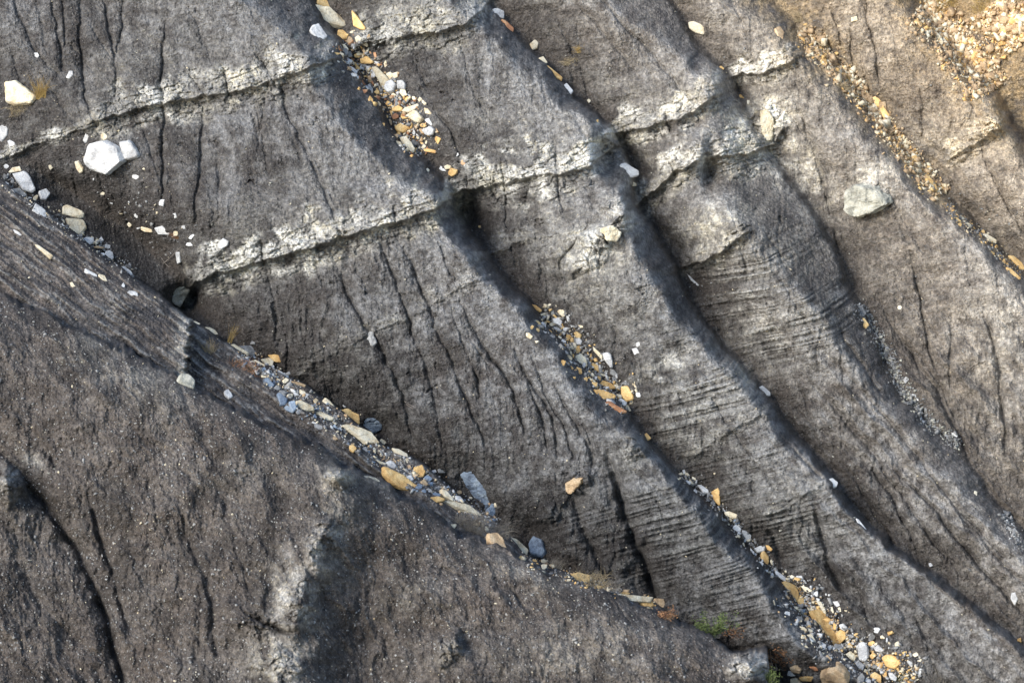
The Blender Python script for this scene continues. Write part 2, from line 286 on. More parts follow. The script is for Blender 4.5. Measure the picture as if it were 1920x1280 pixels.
# pits, hollows and bulges
for c in [(1136,285,18,32,-20,-.9),(866,396,36,30,30,-1.0),(900,440,30,30,40,-.3),(350,566,36,34,0,-1.2),(240,440,110,26,38,-.55),(110,350,50,22,36,-.4),(640,740,60,22,38,-.5),(705,800,30,24,30,-.6),(880,905,50,22,50,-.5),(1000,1000,50,26,40,-.5),(1200,1090,60,20,20,-.4),(1332,318,16,42,0,-.6),(1300,235,22,14,0,-.25),(345,560,26,24,0,-.5),(1205,420,14,50,-20,-.2),(1375,170,18,16,0,-.4),
          (1545,560,50,30,0,.15),(1160,360,30,26,0,.15),
          (1390,700,46,34,0,.15),(1180,830,30,30,0,.2),(1500,900,60,40,0,.12),(1590,540,24,18,0,-.1)]:
    h_main = h_main + blob(X, Y, *c[:5]) * c[5]
def crag(cx, cy, rx, ry, ang, a):
    u, v = rot(X - cx + wx * .6, Y - cy + wy * .6, ang)
    p = np.clip(1 - np.abs(u) / rx - np.abs(v) / ry, 0, 1)
    f1, f2, cv = cells((X + wx) / 17, (Y + wy) / 11, 61)
    return a * p ** .7 + (p > 0) * np.minimum(p * 3, 1) * ((cv - .5) * .16 - np.exp(-((f2 - f1) / .12) ** 2) * .05 + fbm(X, Y, 14, 3, 63) * .05)
for c in [(1110,466,84,40,-52,.50),(1170,402,54,48,20,.45),(1140,438,34,26,-20,.25),(1632,374,60,44,20,.22),(1856,238,50,34,-30,.42),(1800,284,26,22,0,.3),(1436,232,50,50,10,.16),(1085,905,50,26,-30,.22),(1030,962,40,26,-30,.25),(1186,838,44,34,20,.25)]:
    h_main = h_main + crag(*c)
# -- ridge F1: planar, rising towards the viewer away from its crest
d1 = Y - line_y(S1, X)
h_f1 = 1.7 + .004 * np.clip(d1, -50, 400) + .55 * (1 - np.exp(-np.clip(d1, 0, 900) / 30)) - sstep(-1, 9, X - (np.interp(Y, [590, 598, 640, 690, 720, 740], [362, 358, 351, 345, 334, 322]) + fbm(X * 0 + 5, Y, 16, 3, 351) * 9)) * .8
h_f1 = h_f1 - .35 * sstep(500, 1200, X)
sx, sy = rot(X + wx * .4, Y + wy * .4, 36)
stri = fbm(sx / 9, sy, 10, 3, 61)
h_f1 = h_f1 + stri * .10 - .22 * np.exp(-((d1 - 26) / 11) ** 2) * sstep(400, 480, X) * (1 - sstep(820, 920, X)) + .1 * np.exp(-((d1 - 52) / 12) ** 2) * sstep(400, 480, X) * (1 - sstep(820, 920, X)) + perlin(sx / 260, sy / 34, 64) * .12
# -- the near mounds
h_f0 = samp(H0, XW, YW) - .9 * np.exp(-np.clip(Y - line_y(S0, X), 0, 900) / 38)
for c in [(545,1140,40,50,0,.22),(635,893,26,22,0,.35),(500,1160,60,30,0,.1),(1405,1240,34,34,0,.3),(840,1215,26,40,30,.14),(15,905,26,36,0,.35),(60,870,30,20,40,.1),(760,1080,60,30,20,.12),(1290,1200,60,30,20,.15),(950,1060,70,26,20,.12)]:
    h_f0 = h_f0 + blob(X, Y, *c[:5]) * c[5]

for c in [(640,893,38,30,0,.42),(1404,1246,60,60,0,.5),(10,906,46,52,0,.5),(560,1130,50,70,10,.35),(600,1010,40,60,25,.25),(480,1170,70,30,0,.15),(520,1250,60,50,0,.3),(842,1215,30,50,25,.3)]:
    h_f0 = h_f0 + crag(*c)
rb = rot(X + wx * 1.5, Y + wy * 1.5, 62)
h_f0 = h_f0 - np.abs(fbm(rb[0] / 3.2, rb[1], 60, 3, 231)) * .17 + fbm(X, Y, 110, 3, 235) * .16
# -- rills
rill = np.zeros_like(X)
rs = np.random.RandomState(4)
def carve(pts, dep, w, jit=3.0):
    p = np.array(pts, float); p = chaikin(p, 2); p[1:-1] += rs.randn(len(p) - 2, 2) * jit * .5
    jj = np.where((ax > p[:, 0].min() - 4 * w) & (ax < p[:, 0].max() + 4 * w))[0]; ii = np.where((ay > p[:, 1].min() - 4 * w) & (ay < p[:, 1].max() + 4 * w))[0]
    if len(ii) < 2 or len(jj) < 2: return
    sl_ = (slice(ii[0], ii[-1] + 1), slice(jj[0], jj[-1] + 1))
    x = X[sl_] + wx[sl_] * .35; y = Y[sl_] + wy[sl_] * .35
    d = polydist(p, x, y); t = (y - p[0, 1]) / (p[-1, 1] - p[0, 1] + 1e-6)
    tap = (.25 + .75 * sstep(-.02, .3, t)) * sstep(-.06, .04, t) * (1 - sstep(.9, 1.08, t)) * (.95 + .3 * perlin(x / 40, y / 40, 72))
    ww = w * (.75 + .35 * perlin(x / 22, y / 22, 71))
    g = dep * (.95 * np.exp(-(d / (ww * .8)) ** 2) + .6 * np.exp(-(d / (ww * 3.0)) ** 2)) * tap
    rill[sl_] = np.maximum(rill[sl_], g)
for pts, dep, w in RILLS: carve(pts, dep * 1.15, w * .8)
# small side rills growing down each wide face
for k in range(230):
    x = rs.uniform(-20, 1940); y = rs.uniform(-20, 1150)
    if y > np.interp(x, S1[:, 0], S1[:, 1]) - 20: continue
    right = x > 1150 + (640 - y) * .3
    a = math.radians(rs.normal(58 if right else 76, 9)); ln = rs.uniform(40, 170)
    pts = [(x, y)]
    for s in range(5):
        a += rs.normal(0, .08); x += math.cos(a) * ln / 5; y += math.sin(a) * ln / 5; pts.append((x, y))
    carve(pts, rs.uniform(.02, .06), rs.uniform(2.5, 6), 2)

# -- branching rills from water running down the slope (steepest descent, accumulated)
def drainage():
    st = 3.0; qx = np.arange(-90, 2010, st); qy = np.arange(-90, 1380, st); QX, QY = np.meshgrid(qx, qy)
    hm = samp(HM, QX, QY); a1 = QY > line_y(S1, QX); a0 = QY > line_y(S0, QX)
    hm = np.where(a0, samp(H0, QX, QY), np.where(a1, 3.0, hm))
    z = to_world(QX, QY, hm + fbm(QX, QY, 60, 3, 801) * .10 + fbm(QX, QY, 10, 2, 805) * .055)[2]
    ny, nx = z.shape; order = np.argsort(-z, axis=None).tolist(); zf = z.ravel().tolist(); acc = [1.0] * (ny * nx)
    nb = [(nx, 1.), (nx + 1, .707), (nx - 1, .707), (1, 1.), (-1, 1.)]
    top = (ny - 1) * nx
    for i in order:
        if i >= top or i % nx == 0 or i % nx == nx - 1: continue
        zi = zf[i]; best = -9; bj = i + nx
        for dj, w in nb:
            g = (zi - zf[i + dj]) * w
            if g > best: best = g; bj = i + dj
        acc[bj] += acc[i]
    A = np.array(acc).reshape(ny, nx); r = np.clip(np.log(A / 14.) / 3.6, 0, 1)
    rr = blur(r, .62); wide = blur(r, 2.4)
    def get(G, x, y):
        fx = np.clip((x - qx[0]) / st, 0, nx - 1.001); fy = np.clip((y - qy[0]) / st, 0, ny - 1.001); ix = fx.astype(int); iy = fy.astype(int); fx = fx - ix; fy = fy - iy
        return (G[iy, ix] * (1 - fx) + G[iy, ix + 1] * fx) * (1 - fy) + (G[iy + 1, ix] * (1 - fx) + G[iy + 1, ix + 1] * fx) * fy
    x = XW + perlin(X / 11, Y / 11, 811) * 2.2; y = YW + perlin(X / 11, Y / 11, 812) * 2.2
    return get(rr, x, y), get(wide, x, y)
K = 0.60
def to_world(x, y, hh):
    d = DIST + K * (640 - y) / PX - hh
    s = d / DIST
    px = (x - 960) / PX * s; py = (640 - y) / PX * s
    f, u = fwd, upv
    return px, CAM.y + f.y * d + u.y * py, CAM.z + f.z * d + u.z * py
DR, DRW = drainage()
inside = sstep(-60, 0, X) * (1 - sstep(1930, 1990, X)) * sstep(-60, 0, Y) * (1 - sstep(1290, 1350, Y))
dwt = inside * (mm * (.7 + .5 * fbm(X, Y, 140, 2, 821)) + .55 * m0)
rillc = rill.copy()
rill = rill + dwt * (DR * .10 + DRW * .055)
# -- streaks, lumps and crumbs
v1 = rot(X, Y, 76); v2 = rot(X, Y, 48)
tR = sstep(-60, 260, X - (1180 + (640 - Y) * .45))
st1 = fbm(v1[0] / 6, v1[1], 16, 3, 101); st2 = fbm(v2[0] / 7, v2[1], 18, 3, 111)
streak = st1 * (1 - tR) + st2 * tR
h = h_main * mm + h_f1 * mf1 + h_f0 * m0
soft = mm + .35 * mf1 + .5 * m0
h = h - rill + streak * .016 * (mm * .9 * (1 - .8 * np.clip(rockm, 0, 1)) + .25 * m0)
v3 = rot(X + wx, Y + wy, 47)
TW_ = samp(HT, XW, YW); NR_ = samp(HN, XW, YW)
rid = 1 - np.abs(fbm(v3[0] / 11, v3[1], 44, 2, 121)) * 2.2
zr = sstep(0, 220, (X - 1440) + (Y - 700) * .35) * sstep(560, 760, Y) + .45 * blob(X, Y, 1750, 330, 120, 130) + .4 * blob(X, Y, 1500, 380, 60, 120)
h = h + (rid - .5) * .13 * np.clip(zr, 0, 1) * mm
v4 = rot(X + wx, Y + wy, 72)
rid2 = 1 - np.abs(fbm(v4[0] / 7, v4[1], 34, 2, 131)) * 2.2
h = h + (rid2 - .5) * .012 * (1 - np.clip(zr, 0, 1)) * mm * sstep(-.3, .3, perlin(X / 130, Y / 130, 132))
h = h + fbm(X, Y, 150, 2, 201) * .07 * (mm + m0) + fbm(X, Y, 46, 3, 205) * .030
big = np.abs(perlin(X / 13, Y / 13, 207)) ; cr = np.abs(perlin(X / 6.5, Y / 6.5, 208))
h = h - big * .020 - cr * .024 + perlin(X / 3.2, Y / 3.2, 209) * .022 + fbm(X, Y, 90, 3, 221) * .05 * mm
h = h + m0 * (fbm(X, Y, 22, 3, 215) * .018 - np.abs(perlin(X / 9, Y / 9, 217)) * .022)

K = 0.60
def to_world(x, y, hh):
    d = DIST + K * (640 - y) / PX - hh
    s = d / DIST
    px = (x - 960) / PX * s; py = (640 - y) / PX * s
    f, u = fwd, upv
    return px, CAM.y + f.y * d + u.y * py, CAM.z + f.z * d + u.z * py
WXp, WYp, WZp = to_world(X, Y, h)

# ------------------------------------------------------------------ ground colour (the rock's own colours, with some shade painted in)
def C(*c): return np.array(c, float)
dark = C(.078, .073, .070); brown = C(.120, .103, .090); grey = C(.150, .145, .141); palec = C(.66, .65, .60); bluegrey = C(.105, .112, .122); tan = C(.30, .235, .15)
n1 = fbm(X, Y, 120, 4, 301); n2 = fbm(X, Y, 30, 4, 305); n3 = fbm(X + 500, Y, 260, 3, 309); n4 = fbm(X, Y, 9, 3, 311)
def mix(c, d, t): t = np.clip(t, 0, 1)[..., None]; return c * (1 - t) + d * t
col = np.zeros(X.shape + (3,)) + dark
col = mix(col, brown, .60 + .9 * n3 + .5 * n1)
col = mix(col, grey, .42 + .45 * n2 + .6 * n1)
# weathered paler skin in patches
pt = sstep(.05, .22, n2 + .8 * n4 + .5 * n1)
col = mix(col, C(.265, .255, .24), pt * (.22 + .22 * sstep(500, 800, Y)) * (1 - .4 * m0))
col = mix(col, C(.06, .058, .062), sstep(.18, .36, -n2 - .7 * n4 + .3 * n3) * .34)
# right-hand slopes are lighter and warmer
tw = sstep(1000, 1800, X + (400 - Y) * .7) * mm
col = mix(col, C(.25, .22, .185), tw * (.68 + .6 * n2))
for c in [(1430,225,56,50,0,1.25),(1395,265,50,30,0,.9),(1640,330,60,30,-20,.5),(1250,690,60,30,-25,.55),(1400,700,50,40,-25,.55),(1370,400,60,30,-25,.6),(1190,300,40,30,0,.5),(1050,400,60,40,0,.35),(760,20,90,30,-15,.5),(1500,330,100,44,55,.85),(1460,250,60,40,30,.5),(1550,400,50,22,60,.4),(1380,290,60,30,0,.6),(1240,330,50,30,-30,.5),(1190,250,50,24,0,.4),(1108,472,66,50,0,1.15),(1165,405,46,40,0,.8),(1150,400,44,30,0,.55),(1170,350,34,26,0,.5),(1340,420,80,44,-20,.75),(1630,340,60,34,-20,.42),(1850,250,50,34,-20,.45),(1740,270,60,50,0,.2),
          (1100,520,90,60,20,.42),(1180,580,60,60,0,.3),(1300,760,110,60,-25,.32),(1450,480,90,60,-20,.30),(1420,620,100,50,-20,.30),(1260,700,70,40,-20,.3),(1370,700,60,50,0,.30),(1180,850,40,40,0,.35),(1480,900,70,60,0,.25),(1500,980,80,50,0,.2),(1300,980,90,80,0,.16),(430,140,110,24,-14,.28),(560,110,60,40,-10,.30),(700,400,80,30,-14,.3),(1050,280,90,30,-10,.3),(780,30,90,40,-10,.38),(1260,190,80,40,-20,.25),(1450,95,60,30,-20,.25),
          (560,430,110,26,-14,.30),(640,650,60,40,0,.18),(690,800,60,30,0,.18),(620,690,60,20,0,.2),(1900,180,50,60,0,.35),(1880,620,60,120,0,.28)]:
    pale = np.maximum(pale, blob(XW, YW, *c[:5]) * c[5] * (.75 + .6 * n2) * (1 - m0) * (1 - mf1 * .8))
for c in [(552,1120,46,74,0,.85),(520,1240,54,60,0,.85),(612,1010,30,80,20,.75),(640,893,34,26,0,.9),(15,905,30,36,0,.7),(60,870,26,18,40,.5),(1405,1245,42,40,0,.95),(840,1220,28,44,30,.42),(780,1120,60,40,0,.28),(1100,1220,160,60,0,.28),(250,710,120,46,25,.32),(170,640,60,30,20,.3),(700,905,44,12,20,.4),(980,1080,90,22,20,.28),(440,880,80,40,0,.14)]:
    pale = np.maximum(pale, blob(XW, YW, *c[:5]) * c[5] * (.7 + .8 * n2) * m0)
ex = np.interp(Y, [590, 598, 640, 690, 720, 740], [362, 358, 351, 345, 334, 322]) + fbm(X * 0 + 5, Y, 16, 3, 351) * 9
cl = np.exp(-(np.clip(ex - X, 0, 999) / 16.) ** 2) * (X < ex + 2) * sstep(588, 602, Y) * mf1; pale = np.maximum(pale, cl * (.85 + .5 * n4))
lamc = np.clip(lam_w, 0, 1) * sstep(.05, .3, lam + .5 * brk) * mm
col = mix(col, C(.44, .44, .42), lamc * .8)
col = mix(col, C(.07, .07, .075), np.clip(lam_w, 0, 1) * sstep(.1, .3, -lam) * mm * .7)
pbr = cv2 * .25 + .88
pcol = palec * pbr[..., None]; pcol = mix(pcol, C(.42, .38, .27), sstep(.1, .5, n1 + n4) * .6)
col = mix(col, pcol, np.clip(pale * (1.08 + .5 * n4), 0, 1))
tone = 1 + .10 * sstep(600, 1000, X) * sstep(500, 200, Y) * mm - .44 * blob(X, Y, 1250, 1040, 260, 190) * mm - .38 * blob(X, Y, 780, 800, 330, 110, 30) * mm - .30 * blob(X, Y, 200, 390, 150, 75, 30) * mm - .15 * mf1 - .22 * blob(X, Y, 60, 1200, 180, 140) * m0 - .25 * blob(X, Y, 620, 1200, 70, 130) * m0  # dark shale zones, plus the near mound's valley shade painted in
pk = np.clip(pale * 1.3, 0, 1)[..., None]; col = col * (1 - .34 * mm[..., None] * (1 - pk))
tb = np.clip(TW_ + .35 * n1 + .2 * n2, 0, 1)  # base-to-crest ramp: damp mud to dry crest, base occlusion painted in too
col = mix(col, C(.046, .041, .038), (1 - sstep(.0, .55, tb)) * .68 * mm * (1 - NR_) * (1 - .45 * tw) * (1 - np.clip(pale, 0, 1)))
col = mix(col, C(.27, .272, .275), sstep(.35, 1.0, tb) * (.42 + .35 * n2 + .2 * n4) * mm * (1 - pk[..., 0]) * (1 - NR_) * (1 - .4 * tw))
col = mix(col, C(.088, .090, .100), NR_ * .32 * mm * (1 - np.clip(pale, 0, 1)))  # bluish shade of the narrow faces, painted into the colour
tone = tone - .3 * blob(X, Y, 1440, 430, 150, 80, 45) * mm - .25 * blob(X, Y, 1540, 560, 90, 60, 45) - .2 * blob(X, Y, 1500, 330, 60, 60)  # painted shade on the dark right-facing flank
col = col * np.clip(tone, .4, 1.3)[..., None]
cres = np.zeros_like(X)
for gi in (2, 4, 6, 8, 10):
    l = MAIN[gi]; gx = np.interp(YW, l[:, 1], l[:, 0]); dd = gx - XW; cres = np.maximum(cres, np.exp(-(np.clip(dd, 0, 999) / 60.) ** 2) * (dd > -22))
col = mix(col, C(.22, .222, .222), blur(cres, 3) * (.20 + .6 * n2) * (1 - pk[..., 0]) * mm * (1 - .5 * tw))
col = col * (1 + tw[..., None] * C(.62, .56, .47) * (1 - .6 * NR_[..., None]))
# earth washed into the gullies, tan on the debris tracks of the upper right
gul = np.zeros_like(X)
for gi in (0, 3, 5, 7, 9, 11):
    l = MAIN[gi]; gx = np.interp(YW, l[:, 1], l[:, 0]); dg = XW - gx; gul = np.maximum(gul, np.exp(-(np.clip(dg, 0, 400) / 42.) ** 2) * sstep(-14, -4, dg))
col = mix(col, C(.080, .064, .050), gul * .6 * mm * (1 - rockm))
deb = blob(XW, YW, 1490, 55, 150, 46, 47) + blob(XW, YW, 1640, 220, 190, 30, 51) + blob(XW, YW, 1800, 100, 210, 62, 50) + blob(XW, YW, 1890, 70, 150, 100, 50) + blob(XW, YW, 1860, -20, 140, 60, 0) + blob(XW, YW, 1850, 450, 110, 10, 42)
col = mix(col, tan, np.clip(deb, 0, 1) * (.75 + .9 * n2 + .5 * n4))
col = mix(col, C(.30, .23, .14), blob(XW, YW, 1850, 0, 150, 50, 10) * .7)
col = mix(col, C(.14, .105, .08), (mf1 * .35 + m0 * .22) * (.7 + n2))
col = mix(col, C(.30, .29, .27), mf1 * sstep(.25, .6, stri + .4 * n4) * .5)
col = mix(col, C(.05, .05, .055), mf1 * sstep(.1, .5, -stri) * .55)
col = mix(col, C(.105, .083, .068), m0 * .35 * (1 - np.clip(pale * 1.3, 0, 1)))
col = col * (1 - m0 * (1 - np.clip(pale * 1.3, 0, 1)) * (.20 + .35 * sstep(-.1, .5, fbm(X, Y, 90, 4, 341))))[..., None]
warm = sstep(0, 320, X - 1290 - Y * 1.1) * mm
col = col * (1 + warm[..., None] * C(.22, .13, .0))
fl, fl2, flv = cells((X + wx * .5) / 11, (Y + wy * .5) / 8, 902)
col = col * (1 + (flv - .5) * .24 * sstep(-.1, .3, fbm(X, Y, 80, 2, 903) + .15))[..., None]
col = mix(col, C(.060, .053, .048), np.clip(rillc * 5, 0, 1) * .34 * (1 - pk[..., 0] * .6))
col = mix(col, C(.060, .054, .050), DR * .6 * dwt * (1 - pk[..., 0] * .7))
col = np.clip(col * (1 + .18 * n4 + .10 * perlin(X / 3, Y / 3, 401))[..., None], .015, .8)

# ------------------------------------------------------------------ materials
def new_mat(name):
    m = bpy.data.materials.new(name); m.use_nodes = True; n = m.node_tree; n.nodes.clear()
    out = n.nodes.new('ShaderNodeOutputMaterial'); b = n.nodes.new('ShaderNodeBsdfPrincipled'); n.links.new(b.outputs[0], out.inputs[0])
    return m, n, b
def node(n, t, **kw):
    o = n.nodes.new(t)
    for k, v in kw.items():
        if k.startswith('i_'): o.inputs[k[2:].replace('_', ' ')].default_value = v
        else: setattr(o, k, v)
    return o
def ramp(n, src, stops):
    r = n.nodes.new('ShaderNodeValToRGB'); n.links.new(src, r.inputs[0]); e = r.color_ramp.elements
    while len(e) < len(stops): e.new(.5)
    for el, (p, c) in zip(e, stops): el.position = p; el.color = tuple(c) + (1,)
    return r.outputs[0]
gm, n, b = new_mat('marl_ground')
tc = node(n, 'ShaderNodeTexCoord'); at_ = node(n, 'ShaderNodeVertexColor', layer_name='rock_and_shade')
nz = node(n, 'ShaderNodeTexNoise', i_Scale=14., i_Detail=8., i_Roughness=.7); n.links.new(tc.outputs['Object'], nz.inputs['Vector'])
nf = node(n, 'ShaderNodeTexNoise', i_Scale=38., i_Detail=4., i_Roughness=.65); n.links.new(tc.outputs['Object'], nf.inputs['Vector'])
vo = node(n, 'ShaderNodeTexVoronoi', i_Scale=26.); n.links.new(tc.outputs['Object'], vo.inputs['Vector'])
mul = ramp(n, nz.outputs[0], [(.33, (.48, .48, .49)), (.5, (1, 1, 1)), (.66, (1.7, 1.68, 1.66))])
mx = node(n, 'ShaderNodeMix', data_type='RGBA', blend_type='MULTIPLY'); mx.inputs[0].default_value = 1
n.links.new(at_.outputs[0], mx.inputs[6]); n.links.new(mul, mx.inputs[7])
sp = ramp(n, nf.outputs[0], [(.60, (0, 0, 0)), (.66, (1, 1, 1))])
mx2 = node(n, 'ShaderNodeMix', data_type='RGBA'); sc_ = node(n, 'ShaderNodeMath', operation='MULTIPLY'); sc_.inputs[1].default_value = .5
n.links.new(sp, sc_.inputs[0]); n.links.new(sc_.outputs[0], mx2.inputs[0]); n.links.new(mx.outputs[2], mx2.inputs[6]); mx2.inputs[7].default_value = (.36, .35, .34, 1)
n.links.new(mx2.outputs[2], b.inputs['Base Color']); b.inputs['Roughness'].default_value = .92; b.inputs['Specular IOR Level'].default_value = .25
bp = node(n, 'ShaderNodeBump', i_Strength=1., i_Distance=.05); n.links.new(nz.outputs[0], bp.inputs['Height'])
bp2 = node(n, 'ShaderNodeBump', i_Strength=.9, i_Distance=.024); n.links.new(vo.outputs['Distance'], bp2.inputs['Height']); n.links.new(bp.outputs[0], bp2.inputs['Normal'])
bp3 = node(n, 'ShaderNodeBump', i_Strength=.8, i_Distance=.012); n.links.new(nf.outputs[0], bp3.inputs['Height']); n.links.new(bp2.outputs[0], bp3.inputs['Normal'])
n.links.new(bp3.outputs[0], b.inputs['Normal'])

def stone_mat(name, c1, c2, c3):
    m, n, b = new_mat(name)
    tc = node(n, 'ShaderNodeTexCoord'); oi = node(n, 'ShaderNodeObjectInfo')
    a = node(n, 'ShaderNodeVectorMath', operation='ADD'); n.links.new(tc.outputs['Object'], a.inputs[0]); n.links.new(oi.outputs['Location'], a.inputs[1])
    nz = node(n, 'ShaderNodeTexNoise', i_Scale=5., i_Detail=6., i_Roughness=.65); n.links.new(a.outputs[0], nz.inputs['Vector'])
    base = ramp(n, nz.outputs[0], [(.38, c3), (.50, c1), (.64, c2)])
    nf = node(n, 'ShaderNodeTexNoise', i_Scale=45., i_Detail=5.); n.links.new(a.outputs[0], nf.inputs['Vector'])
    mul = ramp(n, nf.outputs[0], [(.3, (.72, .72, .72)), (.6, (1.08, 1.08, 1.08))])
    mx = node(n, 'ShaderNodeMix', data_type='RGBA', blend_type='MULTIPLY'); mx.inputs[0].default_value = 1
    n.links.new(base, mx.inputs[6]); n.links.new(mul, mx.inputs[7])
    hsv = node(n, 'ShaderNodeHueSaturation'); mr = node(n, 'ShaderNodeMapRange'); mr.inputs['To Min'].default_value = .78; mr.inputs['To Max'].default_value = 1.15
    n.links.new(oi.outputs['Random'], mr.inputs['Value']); n.links.new(mr.outputs[0], hsv.inputs['Value']); n.links.new(mx.outputs[2], hsv.inputs['Color'])
    n.links.new(hsv.outputs[0], b.inputs['Base Color']); b.inputs['Roughness'].default_value = .85; b.inputs['Specular IOR Level'].default_value = .3
    bp = node(n, 'ShaderNodeBump', i_Strength=.6, i_Distance=.02); n.links.new(nf.outputs[0], bp.inputs['Height'])
    bp2 = node(n, 'ShaderNodeBump', i_Strength=.6, i_Distance=.05); n.links.new(nz.outputs[0], bp2.inputs['Height']); n.links.new(bp.outputs[0], bp2.inputs['Normal'])
    n.links.new(bp2.outputs[0], b.inputs['Normal'])
    return m
SM = {
 'W': stone_mat('white_limestone', (.57, .57, .56), (.66, .66, .64), (.40, .40, .40)),
 'C': stone_mat('cream_limestone', (.70, .62, .45), (.77, .71, .56), (.56, .45, .29)),
 'O': stone_mat('ochre_limestone', (.70, .46, .19), (.76, .55, .27), (.52, .31, .12)),
 'T': stone_mat('tan_limestone', (.48, .34, .20), (.56, .43, .28), (.30, .21, .13)),
 'G': stone_mat('grey_marl_stone', (.25, .25, .245), (.36, .355, .34), (.13, .13, .13)),
 'B': stone_mat('blue_grey_stone', (.22, .28, .36), (.32, .38, .44), (.12, .15, .20)),
 'R': stone_mat('rusty_stone', (.42, .20, .10), (.52, .34, .20), (.25, .13, .08)),
 'P': stone_mat('pale_bedrock', (.44, .43, .36), (.56, .54, .46), (.25, .245, .21)),
}
def flat_mat(name, c, c2=None):
    m, n, b = new_mat(name); tc = node(n, 'ShaderNodeTexCoord')
    nz = node(n, 'ShaderNodeTexNoise', i_Scale=9., i_Detail=3.); n.links.new(tc.outputs['Object'], nz.inputs['Vector'])
    n.links.new(ramp(n, nz.outputs[0], [(.35, c), (.65, c2 or c)]), b.inputs['Base Color']); b.inputs['Roughness'].default_value = .8; b.inputs['Specular IOR Level'].default_value = .2
    return m
GRASS = {'dry': flat_mat('dry_grass', (.26, .20, .12), (.36, .30, .19)), 'gold': flat_mat('golden_grass', (.30, .20, .07), (.42, .30, .11)), 'grey': flat_mat('grey_dead_grass', (.17, .15, .13), (.28, .25, .20)),
         'rust': flat_mat('rusty_leaves', (.19, .09, .05), (.28, .16, .08)), 'green': flat_mat('green_leaves', (.07, .10, .03), (.15, .18, .06)), 'twig': flat_mat('dead_twig', (.24, .20, .17), (.36, .32, .28))}

# ------------------------------------------------------------------ build the hillside
def link(o): SC.collection.objects.link(o); return o
def grid_mesh(name, P, colr, mat):
    ny, nx = P.shape[:2]; me = bpy.data.meshes.new(name)
    idx = np.arange(ny * nx).reshape(ny, nx)
    q = np.stack([idx[:-1, :-1], idx[1:, :-1], idx[1:, 1:], idx[:-1, 1:]], -1).reshape(-1, 4)
    me.vertices.add(ny * nx); me.vertices.foreach_set('co', P.reshape(-1).astype(np.float32))
    me.loops.add(q.size); me.loops.foreach_set('vertex_index', q.reshape(-1).astype(np.int32))
    me.polygons.add(len(q)); me.polygons.foreach_set('loop_start', (np.arange(len(q)) * 4).astype(np.int32)); me.polygons.foreach_set('loop_total', np.full(len(q), 4, np.int32))
    me.polygons.foreach_set('use_smooth', np.ones(len(q), bool))
    me.update()
    a = me.color_attributes.new('rock_and_shade', 'FLOAT_COLOR', 'POINT')
    a.data.foreach_set('color', np.concatenate([colr.reshape(-1, 3), np.ones((ny * nx, 1))], 1).reshape(-1).astype(np.float32))
    me.materials.append(mat); return link(bpy.data.objects.new(name, me))
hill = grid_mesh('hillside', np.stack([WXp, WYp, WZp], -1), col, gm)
hill['kind'] = 'structure'; hill['label'] = 'eroded dark grey marl slopes with pale limestone beds, spurs and gullies'

# ------------------------------------------------------------------ placing things on the hill
def hat(x, y, r=0):
    i = int(np.clip(np.searchsorted(ay, y), 1, len(ay) - 2)); j = int(np.clip(np.searchsorted(ax, x), 1, len(ax) - 2))
    if r: return float(h[max(0, i - r):i + r + 1, max(0, j - r):j + r + 1].mean())
    return float(h[i, j])
def depth(x, y, hh): return DIST + K * (640 - y) / PX - hh
def point(x, y, hh):
    d = depth(x, y, hh); s = d / DIST
    return CAM + fwd * d + rgt * ((x - 960) / PX * s) + upv * ((640 - y) / PX * s)
def normal(x, y, r=7):
    e = 10.
    gx = (hat(x + e, y, r) - hat(x - e, y, r)) / (2 * e / PX); gy = (hat(x, y - e, r) - hat(x, y + e, r)) / (2 * e / PX) - K
    gx = max(-1.2, min(1.2, gx)); gy = max(-1.4, min(1.2, gy))
    # depth = -(h) ; the surface faces the camera
    v = -fwd - rgt * gx - upv * gy
    return v.normalized()
